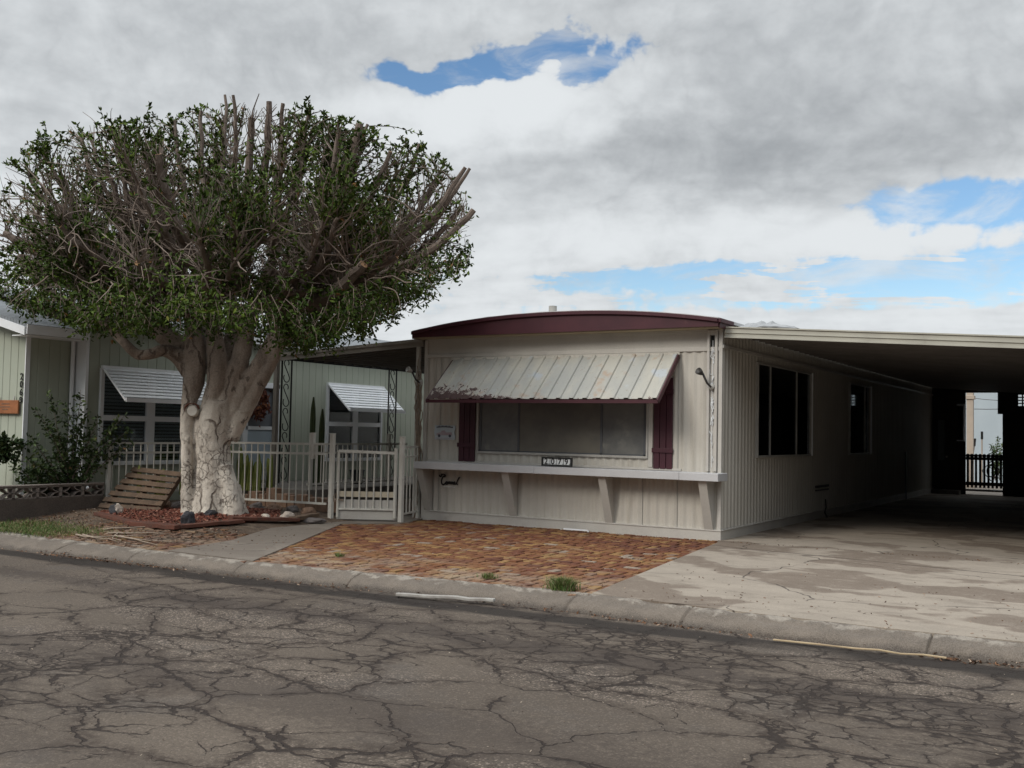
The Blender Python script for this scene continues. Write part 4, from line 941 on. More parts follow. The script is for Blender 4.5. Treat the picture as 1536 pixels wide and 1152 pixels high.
mb.build('lattice', M['darkwall'], shed)
dr_ = MB().box((.12, YB_-.05, .13), (.70, YB_-.005, 2.45)).build('door', M['darkwall'], shed)
MB().box((.16, YB_-.058, .95), (.34, YB_-.051, 2.1)).build('door_window', M['glass'], dr_)
MB().lathe([(.03, 0), (.035, .03), (.02, .06)], (.40, YB_-.05, 1.05), 10, Matrix.Rotation(R(90), 4, 'X')).build('handle', M['screenframe'], dr_)
MB().box((.05, YB_-.45, 0), (.78, YB_-.06, .12)).build('door_step', M['concrete2'], shed)
wn = MB().box((.66, YB_-.08, 2.50), (.86, YB_-.02, 2.56)).box((.66, YB_-.08, 1.50), (.86, YB_-.02, 1.54)).box((.83, YB_-.08, 1.54), (.86, YB_-.02, 2.5)).build('window', M['white'], shed)
MB().box((.68, YB_-.05, 1.54), (.83, YB_-.045, 2.5)).build('pane', M['glass'], wn)
MB().box((.88, YB_-.02, .10), (1.84, YB_+.12, .16)).build('sill', M['trim'], shed)
gt = empty('picket_gate', (1.36, YB_+.05, .16), 'low dark picket gate with a diamond ornament in the passage behind the carport', 'gate')
mb = MB()
for k in range(9):
    x = .90+k*.107+.04; mb.box((x-.03, YB_+.03, .2), (x+.03, YB_+.055, 1.10)); mb.lathe([(.055, 0), (.055, .025)], (x, YB_+.055, 1.10), 14, Matrix.Rotation(R(90), 4, 'X'))
mb.build('pickets', M['darkwall'], gt)
MB().box((.885, YB_+.056, .26), (1.835, YB_+.08, .36)).build('gate_rail', M['darkwall'], gt); MB().box((.885, YB_+.056, .98), (1.835, YB_+.08, 1.06)).build('gate_rail', M['darkwall'], gt)
mb = MB(); c = [(1.55, .40), (1.79, .68), (1.55, .96), (1.31, .68)]
for a, b_ in zip(c, c[1:]+c[:1]): mb.bar((a[0], YB_+.02, a[1]), (b_[0], YB_+.02, b_[1]), .02, .05, (0, 1, 0))
mb.tube([(1.55+.11*math.cos(t_), YB_+.02, .68+.16*math.sin(t_)) for t_ in np.linspace(0, 6.283, 20)], .018, 6); mb.build('diamond_ornament', M['darkwall'], gt)
# beyond the passage
nb = empty('far_house', (.8, 26, 0), 'pale blue grey building seen through the passage behind the carport', 'building')
(MB().box((-6, 26, 0), (7, 30, 4.2))).build('wall', M['bluewall'], nb)
(MB().box((-6.2, 25.8, 4.2), (7.2, 30.2, 4.35))).build('roof', M['roofwhite'], nb)
mb = MB(); mb.tube([(-.3, 24, 3.05), (.6, 24, 2.93), (1.6, 24, 2.86)], .010, 5); mb.tube([(-.5, 24, 2.62), (.6, 24, 2.60), (1.8, 24, 2.62)], .012, 5); tag(mb.build('overhead_cable', M['darkmetal']), 'two thin dark cables crossing in front of the pale blue building', 'cable')
(MB().box((.30, 21.9, 0), (.50, 22.1, 3.2)).box((.26, 21.86, 2.86), (.54, 22.14, 2.98)).box((.27, 21.87, 0), (.53, 22.13, .2))).build('beige_post', M['beige'], bevel=.01); tag(bpy.data.objects['beige_post'], 'square beige post standing in the passage behind the picket gate', 'post')
for (x, lean, h, lb) in ((.71, 0, 1.83, 'taller tool with pale shaft and black grip standing behind the picket gate'), (.50, .10, 1.60, 'shorter leaning tool with pale shaft and black grip behind the picket gate')):
    e = empty('garden_tool', (x-lean, 22.3, 0), lb, 'tool')
    MB().tube([(x-lean*2, 22.3, 0.02), (x-lean*.2, 22.3, h-.25)], .022, 8).build('shaft', M['beige'], e); MB().tube([(x-lean*.2, 22.3, h-.25), (x, 22.3, h)], .038, 8).build('grip', M['black'], e)
mb = MB(); mb.box((-3, 17.56, -.02), (6, 25.9, .004)); tag(mb.build('rear_yard', M['walk']), kind='structure')

# ------------------------------------------------------------------ patio cover, posts
pc = empty('patio_cover', (-7., 0, 0), 'brown flat patio cover on the left side of the mobile home with scrollwork posts', 'patio cover')
def pz(x): return 3.08-.055*(-5.33-x)
mb = MB(); mb.prism([(-8.72, pz(-8.72)-.13), (-5.36, pz(-5.36)-.13), (-5.36, pz(-5.36)), (-8.72, pz(-8.72))], 'y', -.04, -.0); mb.prism([(-8.74, pz(-8.74)-.05), (-5.36, pz(-5.36)-.05), (-5.36, pz(-5.36)+.006), (-8.74, pz(-8.74)+.006)], 'y', -.06, -.04); mb.build('fascia', M['patio'], pc)
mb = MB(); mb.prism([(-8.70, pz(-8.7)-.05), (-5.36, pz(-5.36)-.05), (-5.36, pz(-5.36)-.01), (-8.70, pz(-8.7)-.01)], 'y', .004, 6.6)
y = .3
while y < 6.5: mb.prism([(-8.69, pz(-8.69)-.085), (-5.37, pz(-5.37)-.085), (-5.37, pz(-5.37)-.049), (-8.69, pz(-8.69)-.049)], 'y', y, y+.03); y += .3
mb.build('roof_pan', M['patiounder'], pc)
mb = MB(); mb.box((-8.77, -.0, 2.79), (-8.72, 6.6, 2.92)); mb.build('gutter', M['black'], pc)
def scroll_col(x, y, z0, z1, w_):
    e = empty('scroll_column', (x, y, z0)); e.parent = pc; e.matrix_parent_inverse = world_of(pc).inverted()
    MB().box((x-.012, y-.012, z0), (x+.012, y+.012, z1)).build('bar', M['black'], e); MB().box((x-.012, y+w_-.012, z0), (x+.012, y+w_+.012, z1)).build('bar', M['black'], e)
    mb = MB(); H = .46; n = int((z1-z0)/H); k = 0
    for k in range(n):
        zb = z1-(k+1)*H+.02; pts = []
        cy0, cz0 = y+w_*.50, zb+H-.10; cy1, cz1 = y+w_*.50, zb+.09; rr = w_*.30
        for t_ in np.linspace(-.6, math.pi*1.0, 9): pts.append((x, cy0+rr*math.cos(t_)*(.55+.45*(t_+.6)/3.7), cz0+rr*1.1*math.sin(t_)*(.55+.45*(t_+.6)/3.7)))
        for t_ in np.linspace(0, -math.pi-.6, 9): pts.append((x, cy1+rr*math.cos(t_), cz1+rr*1.1*math.sin(t_)))
        pts[9:9] = [(x, y+w_*.35, zb+H*.62), (x, y+w_*.62, zb+H*.38)]
        mb.tube(pts, .010, 5)
    mb.build('scrolls', M['black'], e)
scroll_col(-8.68, .02, .45, 2.80, .26); scroll_col(-8.68, 3.28, .40, 2.80, .26)
(MB().box((-8.72, -.16, .0), (-8.64, -.08, 2.8))).build('post', M['patio'], pc)
(MB().box((-5.50, -.03, .0), (-5.44, .03, 2.98))).build('post', M['trim'], pc)
# dead vine on the corner post
mb = MB(); rnd = random.Random(12)
for k in range(9):
    p = Vector((-5.40+rnd.gauss(0, .03), -.05, .9 if k else .0)); pts = [p.copy()]
    while p.z < rnd.uniform(2.2, 3.0): p = p+Vector((rnd.gauss(0, .022)+(-5.40-p.x)*.2, rnd.gauss(0, .012)+(-.06-p.y)*.3, .09)); pts.append(p.copy())
    if len(pts) > 2: mb.tube(pts, [.014*(1-.6*i/len(pts)) for i in range(len(pts))], 5)
tag(mb.build('dry_vine', M['drywood'], smooth=True), 'bare dry vine climbing the post at the left corner of the home', 'vine')
# porch slab
mb = MB(); mb.box((-9.85, -.55, -.05), (-7.45, 5.6, .40)); tag(mb.build('porch', M['concrete2'], bevel=.01), 'raised concrete porch slab in front of the green house door', 'porch')
mb = MB(); rnd = random.Random(9); x = -9.3
while x < -6.4:
    w_ = rnd.uniform(.16, .3); h_ = rnd.uniform(.18, .34); mb.box((x, -1.18, .1), (x+w_-.012, -.98+rnd.uniform(-.02, .03), .12+h_)); x += w_
tag(mb.build('stone_edging', M['rockbrown'], bevel=.015), 'low brown stone edging standing behind the picket fence', 'edging')

# ------------------------------------------------------------------ green neighbour house
GX, GX2, GY = -9.9, -10.2, -4.24
gh_ = empty('green_house', (-13, 0, 0), 'sage green vertical sided house with white trim and a grey shingle roof', 'house')
DO = (.15+.05, 1.20)
holes = [(-3.05+3.3, -1.02+3.3, .87, 2.42), (DO[0]+3.3, DO[1]+3.3, .45, 2.38), (2.68+3.3, 4.50+3.3, .86, 2.42)]
mb = MB(); wall_with_holes(mb, (GX, -3.3, 0), (0, 1, 0), (1, 0, 0), 0, 16.5, 0, 3.25, holes, 'groove', .20); mb.build('long_wall', M['green'], gh_)
mb = MB(); wall_panel(mb, (GX2, GY, 0), (0, 1, 0), (1, 0, 0), 0, -3.3-GY, 0, 2.98, 'groove', .20); wall_panel(mb, (GX2, GY, 0), (-1, 0, 0), (0, -1, 0), 0, 6.5, 0, 2.98, 'groove', .20); 
i = [mb.vert(p) for p in ((GX2, GY, 2.98), (GX2-6.5, GY, 2.98), (-13.45, GY, 3.85))]; mb.face(i); mb.build('street_wall', M['green'], gh_)
mb = MB(); mb.box((GX2+.012, -3.36, 0), (GX+.02, -3.302, 3.24)); mb.box((GX2-.0, GY-.02, 0), (GX2+.02, GY+.06, 2.96)); mb.build('corner_board', M['white'], gh_)
mb = MB(); mb.tube([(GX2+.05, -3.42, 0), (GX2+.05, -3.42, 2.9)], .035, 8); mb.build('downspout', M['white'], gh_)
# roof
RX = -13.45
mb = MB()
for s_, xe in ((1, -9.80), (-1, -17.1)): mb.prism([(xe, 2.99), (RX, 3.90), (RX, 3.97), (xe, 3.06)], 'y', GY-.28, -3.36)
for s_, xe in ((1, -9.72), (-1, -17.2)): mb.prism([(xe, 3.24), (RX, 4.00), (RX, 4.07), (xe, 3.31)], 'y', -3.36, 13.4)
mb.build('roof', M['shingle'], gh_)
mb = MB(); mb.box((-9.81, GY-.28, 2.90), (-9.78, -3.37, 3.05)); mb.prism([(-9.81, 2.88), (RX, 3.79), (RX, 3.92), (-9.81, 3.01)], 'y', GY-.31, GY-.281); mb.box((-10.19, GY-.27, 2.88), (-9.81, -3.37, 2.895)); mb.box((-9.73, -3.36, 3.14), (-9.70, 13.4, 3.29)); mb.build('eave_board', M['white'], gh_)
(MB().box((-10.08, -3.2, .02), (-10.0, 13, 3.2))).build('interior_lining', M['interior'], gh_)
def gwin(y0, y1, z0, z1, ay0, ay1):
    X0, X1 = GX-.01, GX+.05; ym = (y0+y1)/2; t_ = .07
    wn = MB().box((X0, y0-t_, z0-t_), (X1, y1+t_, z0)).box((X0, y0-t_, z1), (X1, y1+t_, z1+t_)).box((X0, y0-t_, z0), (X1, y0, z1)).box((X0, y1, z0), (X1, y1+t_, z1)).box((X0, ym-.09, z0), (X1-.005, ym+.09, z1)).build('window', M['white'], gh_, bevel=.004)
    for a, b_ in ((y0, ym-.09), (ym+.09, y1)):
        MB().box((GX+.0, a, z0), (GX+.006, b_, z1)).build('pane', M['glass'], wn)
        MB().box((GX+.007, a, z0+(z1-z0)*.46), (GX+.045, b_, z0+(z1-z0)*.52)).build('sash_rail', M['white'], wn)
        mb = MB(); z = z0
        while z < z1: mb.box((GX-.06, a, z), (GX-.035, b_, z+.035)); z += .06
        mb.build('blind', M['blind'], wn)
    aw = MB(); n = 10; zt, zb, xo = z1+.08, z1-.48, .62
    for k in range(n):
        f0, f1 = k/n, (k+1)/n
        yy0, yy1 = ay0+(.0)*f0, ay1
        p = Vector((GX+.05+xo*f0, 0, zt+(zb-zt)*f0)); q = Vector((GX+.05+xo*f1, 0, zt+(zb-zt)*f1))
        aw.box((q.x+.002, yy0, q.z+.0125), (q.x+.012, yy1, q.z+.046)) if False else None
        aw.bar(((p.x+q.x)/2, yy0, (p.z+q.z)/2), ((p.x+q.x)/2, yy1, (p.z+q.z)/2), .073, .014, (.50, 0, .86))
    aw.box((GX+.045+xo, ay0, zb-.02), (GX+.07+xo, ay1, zb+.05)); aw.box((GX+.0, ay0, zt-.01), (GX+.06, ay1, zt+.04))
    for y in (ay0, ay1): aw.bar((GX+.05, y, zt), (GX+.05+xo, y, zb), .02, .03)
    aw.build('window_awning', M['alu'], wn)
gwin(-3.00, -1.02, .87, 2.38, -3.05, -.95); gwin(2.72, 4.50, .86, 2.38, 2.66, 4.60)
dd = MB().box((GX-.01, DO[0]-.0, .45), (GX+.05, DO[0]+.09, 2.38)).box((GX-.01, DO[1]-.09, .45), (GX+.05, DO[1], 2.38)).box((GX-.01, DO[0], 2.29), (GX+.05, DO[1], 2.40)).build('door_frame', M['white'], gh_, bevel=.004)
MB().box((GX-.05, DO[0]+.09, .45), (GX-.03, DO[1]-.09, 2.29)).build('door', M['doorgrey'], dd)
MB().box((GX+.0, DO[0]+.09, .45), (GX+.02, DO[1]-.09, 1.45)).build('storm_panel', M['bluepanel'], dd)
MB().box((GX+.0, DO[0]+.09, 1.45), (GX+.035, DO[1]-.09, 1.52)).box((GX+.0, DO[0]+.09, .45), (GX+.035, DO[0]+.15, 2.29)).box((GX+.0, DO[1]-.15, .45), (GX+.035, DO[1]-.09, 2.29)).build('storm_frame', M['white'], dd)
MB().box((GX+.036, DO[1]-.15, 1.2), (GX+.07, DO[1]-.11, 1.5)).build('handle', M['black'], dd)
# house numerals, vertical
for k, ch in enumerate('2069'):
    text_mesh(ch, 'numeral', .15, M['digit'], gh_, Matrix.Translation((GX2-.07, GY-.02, 2.24-.128*k)) @ ROTX, .006, .002)
# wooden name board
nbrd = empty('wooden_name_board', (-10.45, GY-.03, 1.72), 'small orange varnished wooden board hung on the green street wall below the numerals', 'board')
MB().box((-10.95, GY-.06, 1.64), (-10.28, GY-.03, 1.86)).build('board', M['orangewood'], nbrd, bevel=.006)
mb = MB()
for r_, w_ in ((1.79, .20), (1.74, .28), (1.70, .16)):
    x = -10.62-w_/2
    while x < -10.62+w_/2: mb.box((x, GY-.064, r_), (x+.018, GY-.0605, r_+.02)); x += .028
mb.build('carved_lettering', M['rockbrown'], nbrd)
mb = MB(); mb.bar((-10.42, GY-.04, 1.86), (-10.42, GY-.03, 1.93), .02, .01, (0, 1, 0)).bar((-10.85, GY-.04, 1.86), (-10.85, GY-.03, 1.93), .02, .01, (0, 1, 0)); mb.build('hanger', M['screenframe'], nbrd)
# wreath
wr = empty('door_wreath', (GX+.1, .58, 1.98), 'round wreath of dry red and orange flowers on the grey door', 'wreath')
rnd = random.Random(3)
for nm, mat, n in (('dry_leaves', M['copper'], 420), ('dry_blossoms', M['copper2'], 160)):
    mb = MB()
    for k in range(n):
        a = rnd.random()*6.283; r_ = rnd.gauss(.19, .055) if nm == 'dry_leaves' else rnd.gauss(.15, .05); c = Vector((GX+.10+rnd.gauss(0, .03), .58+r_*math.cos(a), 1.95+r_*1.15*math.sin(a)))
        d = Vector((rnd.gauss(0, 1), rnd.gauss(0, 1), rnd.gauss(0, 1))).normalized()*.055; s_ = d.orthogonal().normalized()*.016
        i = [mb.vert(c-d), mb.vert(c+s_), mb.vert(c+d), mb.vert(c-s_)]; mb.face(i)
    mb.build(nm, mat, wr, fix=False)

# ------------------------------------------------------------------ fences
def fence(name, p, q, zb, zt, label, posts, n, zoff=(0, 0), top2=.16, ph=1.40, parent=None, rw=.035, group=None):
    p, q = Vector(p), Vector(q); e = empty(name, (*p.xy, 0), label, 'fence', group)
    for z in (zt, zt-top2, zb): MB().bar((p.x, p.y, z+zoff[0]), (q.x, q.y, z+zoff[1]), .022, rw).build('rail', M['fencewhite'], e)
    d = (q-p); pr = None
    for k in range(n):
        t_ = (k+.5)/n; c = p+d*t_; dz = zoff[0]+(zoff[1]-zoff[0])*t_
        if pr is None:
            pr = MB().box((-.0085, -.0085, zb), (.0085, .0085, zt-.01)).build('picket', M['fencewhite'], e, loc=(c.x-p.x, c.y-p.y, dz)); cur = pr
        else:
            cur = pr.copy(); COL.objects.link(cur); cur.parent = e; cur.location = (c.x-p.x, c.y-p.y, dz)
    for t_, a, b_ in posts:
        c = p+d*t_; MB().box((c.x-.028, c.y-.028, a), (c.x+.028, c.y+.028, b_)).box((c.x-.031, c.y-.031, b_), (c.x+.031, c.y+.031, b_+.02)).build('post', M['fencewhite'], e)
    return e
fence('metal_fence', (-9.35, -3.25, 0), (-9.35, -1.55, 0), .36, 1.19, 'short white metal picket fence left of the trunk behind the pallet', [(0, .1, 1.22), (1, .1, 1.3)], 12)
fence('metal_fence', (-9.28, -1.5, 0), (-6.16, -1.5, 0), .245, 1.215, 'white metal picket fence between the tree trunk and the gate', [(.90, 1.0, 1.41), (.0, .1, 1.3)], 21, (0, .03))
fence('metal_fence', (-7.5, -.5, 0), (-7.5, 2.4, 0), .50, 1.22, 'inner white picket fence along the porch edge behind the gate', [(0.03, .40, 1.40), (.80, .40, 1.40)], 20)
fence('metal_fence', (-5.16, -.80, 0), (-5.40, -.02, 0), .12, 1.22, 'narrow white picket fence panel between gate and mobile home', [(1, .0, 1.26)], 5, rw=.03)
gte = empty('metal_gate', (-6.1, -1.45, 0), 'white metal picket gate with a plain kick panel at the foot of the walkway', 'gate')
gA, gB = Vector((-6.1, -1.45, 0)), Vector((-5.12, -.86, 0)); gd = (gB-gA); gl_ = gd.length; gdn = gd.normalized()
for P_, h in ((gA, 1.41), (gB, 1.38)):
    MB().box((P_.x-.035, P_.y-.035, -.02), (P_.x+.035, P_.y+.035, h)).box((P_.x-.04, P_.y-.04, h), (P_.x+.04, P_.y+.04, h+.015)).build('gate_post', M['fencewhite'], gte, bevel=.004)
def gp(t_, z): q = gA+gdn*t_; return Vector((q.x, q.y, z))
mb = MB(); a, b_ = .11, gl_-.10
mb.bar(gp(a, 1.14), gp(b_, 1.12), .025, .045).bar(gp(a, .20), gp(b_, .20), .025, .03).bar(gp(a, .06), gp(a, 1.15), .03, .03, (0, 1, 0)).bar(gp(b_, .06), gp(b_, 1.2), .04, .04, (0, 1, 0)); mb.build('gate_frame', M['fencewhite'], gte)
pr = None
for k in range(7):
    t_ = a+(b_-a)*(k+1)/8; c = gp(t_, 0)
    if pr is None: pr = MB().box((-.009, -.009, .2), (.009, .009, 1.13)).build('picket', M['fencewhite'], gte, loc=(c.x-gte.location.x, c.y-gte.location.y, 0))
    else:
        q = pr.copy(); COL.objects.link(q); q.parent = gte; q.location = (c.x-gte.location.x, c.y-gte.location.y, 0)
off = Vector((gdn.y, -gdn.x, 0))*-.025
mb = MB(); mb.bar(gp(a-.02, .19)+off, gp(b_+.02, .19)+off, .012, .32); mb.build('kick_panel', M['trim'], gte)
mb = MB(); mb.bar(gp(a, .44)+off, gp(b_, .44)+off, .02, .09); mb.build('cross_board', M['cream'], gte)
mb = MB(); mb.bar(gp(.02, .36), gp(.2, .34), .02, .02).tube([gp(.05, .42), gp(.09, .46), gp(.10, .36)], .012, 6).bar(gp(-.05, .36), gp(.06, .36), .10, .012, (0, 1, 0)); mb.build('latch', M['drywood'], gte)

# decorative block wall
bw = empty('block_wall', (-9.4, -4.6, 0), 'low brown concrete block wall topped with pierced star pattern blocks', 'wall')
y0w, y1w = -7.4, -3.32
y0w = -5.9
MB().box((-9.48, y0w, .0), (-9.34, y1w, .335)).build('base_course', M['blockdark'], bw, bevel=.01)
mb = MB(); yy = y1w; 
def barY(a, b_, w_=.020):
    mb.bar((-9.41, a[0], a[1]), (-9.41, b_[0], b_[1]), w_, .14, (1, 0, 0))
while yy > y0w:
    a, b_ = yy-.40, yy; z0, z1 = .337, .515
    barY((a+.012, z0), (a+.012, z1), .024); barY((b_-.012, z0), (b_-.012, z1), .024); barY((a, z0+.008), (b_, z0+.008), .018); barY((a, z1-.004), (b_, z1-.004), .018)
    c = ((a+b_)/2, (z0+z1)/2)
    for sy in (-1, 1):
        for sz in (-1, 1):
            # quarter arcs that leave a star opening in the middle
            P_ = [(c[0]+sy*(.19-.155*math.sin(t_)), c[1]+sz*(.0+.085*(1-math.cos(t_)))+0) for t_ in np.linspace(0, math.pi/2, 5)]
            for u, v in zip(P_, P_[1:]): barY(u, v, .014)
    yy -= .40
mb.build('pierced_blocks', M['block'], bw)
MB().box((-9.49, y0w, .522), (-9.33, y1w, .545)).build('coping', M['block'], bw, bevel=.006)
MB().lathe([(.001, -.03), (.03, 0), (.001, .03)], (-9.33, -3.65, .47), 10, Matrix.Rotation(R(90), 4, 'Y')).build('wall_light', M['white'], bw)

# pallet leaning, slats
pl = empty('wooden_pallet', (-8.7, -3.4, .12), 'weathered brown wooden slatted pallet leaning back beside the trunk', 'pallet')
p00, p10, p01, p11 = Vector((-9.22, -3.52, .16)), Vector((-8.12, -3.22, .13)), Vector((-9.20, -2.86, .80)), Vector((-8.06, -2.80, .74))
def pp(u, v, n_=0):
    q = p00*(1-u)*(1-v)+p10*u*(1-v)+p01*(1-u)*v+p11*u*v; nn = (p10-p00).cross(p01-p00).normalized()
    return q+nn*n_
rnd = random.Random(6)
for k in range(7):
    v = .03+k*.150; a, b_ = pp(0+rnd.uniform(-.015, .015), v, .012), pp(1+rnd.uniform(-.015, .015), v+rnd.uniform(-.01, .01), .012+.006*k*0)
    mb = MB(); mb.bar(a, b_, .018, .088, (p01-p00)+(p10-p00).cross(p01-p00).normalized()*.18) if False else mb.bar(a, b_, .092, .018, (p10-p00).cross(p01-p00).normalized()); mb.build('slat', M['wood'], pl, bevel=.003)
for u in (.06, .5, .94): MB().bar(pp(u, -.03, -.05), pp(u, 1.0, -.05), .04, .09, (p10-p00).cross(p01-p00).normalized()).build('stringer', M['wood'], pl)
# gutter objects
plank('plastic_strip', (-1.0, -6.30, -.105), (.02, -6.12, -.085), .05, .03, M['plastic'], 'white plastic strip lying in the gutter below the brick paving', 'strip', seed=3)
plank('wooden_lath', (2.72, -6.22, -.115), (4.0, -6.12, -.110), .018, .012, M['lath'], 'thin pale wooden lath lying in the gutter below the driveway', 'lath', seed=7)
# pots and plants on the porch and by the street wall
def pot(name, loc, r_, h, mat, label, plant=None):
    e = empty(name, loc, label, 'plant pot'); MB().lathe([(r_*.7, 0), (r_, h*.92), (r_*1.08, h*.92), (r_*1.08, h), (r_*.9, h), (r_*.88, h*.85)], loc, 14).build('pot', mat, e, smooth=False)
    return e
pot('planter_pot', (-10.35, -4.75, .55), .13, .32, M['pot'], 'dark glazed pot behind the block wall below the numerals')
(MB().lathe([(.13, 0), (.145, .50), (.15, .52), (.14, .54)], (-10.48, -4.80, .45), 16)).build('wooden_planter', M['orangewood']); tag(bpy.data.objects['wooden_planter'], 'tall brown wooden planter at the left end of the block wall', 'planter')
pot('planter_pot', (-9.0, .25, .40), .10, .22, M['whitepot'], 'white pot beside the door foot behind the fence')
pot('planter_pot', (-8.95, .02, .40), .07, .34, M['whitepot'], 'tall slim white pot left of the other pot by the door')
pot('planter_pot', (-9.2, -2.2, .42), .10, .16, M['whitepot'], 'low white pot under the left awning window behind the fence')
pot('planter_pot', (-8.35, 1.9, .40), .15, .28, M['pot'], 'dark pot on the porch below the right awning window')
pot('planter_pot', (-6.3, 2.2, .0), .17, .42, M['pot'], 'large dark pot standing beyond the gate near the mobile home')
rnd = random.Random(14)
def cactus(name, x, y, z0, cols, r_, mat, label):
    e = empty(name, (x, y, z0), label, 'cactus')
    for (dx, dy, h, lx) in cols:
        mb = MB(); n = 14; rings = []
        for k in range(9):
            z = z0+h*k/8; rr = r_*(1 if k < 7 else (.8 if k == 7 else .25)); ring = []
            for j in range(n*1): a = 6.283*j/n; q = rr*(1 if j % 2 else .72); ring.append(mb.vert((x+dx+lx*k/8+q*math.cos(a), y+dy+q*math.sin(a), z)))
            rings.append(ring)
        for k in range(8):
            for j in range(n): mb.face((rings[k][j], rings[k][(j+1) % n], rings[k+1][(j+1) % n], rings[k+1][j]))
        mb.face(rings[-1]); mb.build('stem', mat, e)
cactus('cactus', -8.35, .55, .38, [(0, 0, 1.72, 0), (.02, .22, 1.5, .02), (-.1, .1, .9, 0)], .055, M['cactus'], 'tall dark green column cactus right of the scrollwork post')
cactus('cactus', -8.9, -.75, .35, [(i*.09-.2, rnd.uniform(-.12, .12), rnd.uniform(.45, .95), rnd.uniform(-.1, .1)) for i in range(8)], .045, M['ycactus'], 'clump of yellow green finger cactus just right of the trunk')
cactus('cactus', -8.55, -.55, .35, [(i*.08-.1, rnd.uniform(-.1, .1), rnd.uniform(.35, .7), rnd.uniform(-.1, .1)) for i in range(6)], .04, M['ycactus'], 'second clump of yellow green cactus in front of the door')
cactus('cactus', -9.15, -2.6, .30, [(i*.05, rnd.uniform(-.3, .3), rnd.uniform(.3, .62), rnd.uniform(-.05, .05)) for i in range(7)], .035, M['ycactus'], 'yellow green cactus clump left of the trunk behind the fence')
cactus('cactus', -9.12, -1.75, .30, [(0, rnd.uniform(-.2, .2), rnd.uniform(.3, .7), 0) for i in range(4)], .035, M['ycactus'], 'thin yellow cactus stems hugging the left side of the trunk')

# ------------------------------------------------------------------ leaves
def leaf_mesh(name, P_, Nrm, size, mat, parent, seed, aspect=.40, vals=None):
    """P_ (n,3) positions; Nrm (n,3) leaf directions; two folded quads per leaf"""
    rg = np.random.default_rng(seed); n = len(P_); d = Nrm/np.linalg.norm(Nrm, axis=1, keepdims=True)
    r_ = rg.normal(size=(n, 3)); s_ = np.cross(d, r_); s_ /= np.linalg.norm(s_, axis=1, keepdims=True); u = np.cross(s_, d)
    L = (size*rg.uniform(.6, 1.25, n))[:, None]; Wd = L*aspect*.5
    p0 = P_; p1 = P_+d*L; m1 = P_+d*L*.35; m2 = P_+d*L*.72; fo = u*Wd*.35
    V = np.stack([p0, m1+s_*Wd+fo, m2+s_*Wd*.75+fo, p1-u*L*.08, m2-s_*Wd*.75+fo, m1-s_*Wd+fo], 1).reshape(-1, 3)
    b0 = (np.arange(n)*6)[:, None]; F = np.concatenate([b0+np.array([0, 1, 2, 3]), b0+np.array([0, 3, 4, 5])], 1).reshape(-1)
    me = bpy.data.meshes.new(name); me.vertices.add(len(V)); me.vertices.foreach_set('co', V.astype(np.float32).ravel())
    me.loops.add(len(F)); me.loops.foreach_set('vertex_index', F.astype(np.int32)); nf = len(F)//4
    me.polygons.add(nf); me.polygons.foreach_set('loop_start', (np.arange(nf)*4).astype(np.int32)); me.polygons.foreach_set('loop_total', np.full(nf, 4, np.int32))
    me.update(calc_edges=True); me.validate(); me.materials.append(mat)
    o = bpy.data.objects.new(name, me); COL.objects.link(o)
    if parent: o.parent = parent; o.matrix_parent_inverse = world_of(parent).inverted()
    v = rg.beta(2, 2.6, n) if vals is None else vals; set_rnd(o, np.repeat(v, 2).astype(np.float32)); return o

# ------------------------------------------------------------------ the tree
DT = 16.35
def T(px, py, dd=0.): return at_depth(px, py, DT+dd)
MPX = DT/FL
tree = empty('ficus_tree', (-7.25, -2.8, .05), 'large pruned ficus tree with pale multi stemmed trunk and twiggy dome of leaves', 'tree')
def spline(pts, n=5):
    P_ = [Vector(p[:3]) for p in pts]; r_ = [p[3] for p in pts]; oP, oR = [], []
    for i in range(len(P_)-1):
        p0, p1, p2, p3 = P_[max(i-1, 0)], P_[i], P_[i+1], P_[min(i+2, len(P_)-1)]
        for k in range(n):
            t_ = k/n; oP.append(.5*((2*p1)+(p2-p0)*t_+(2*p0-5*p1+4*p2-p3)*t_*t_+(3*p1-p0-3*p2+p3)*t_**3)); oR.append(r_[i]+(r_[i+1]-r_[i])*t_)
    oP.append(P_[-1]); oR.append(r_[-1]); return oP, oR
def S(l, k=1.): return [(*T(x, y, dd), r_*MPX*k) for x, y, r_, dd in l]
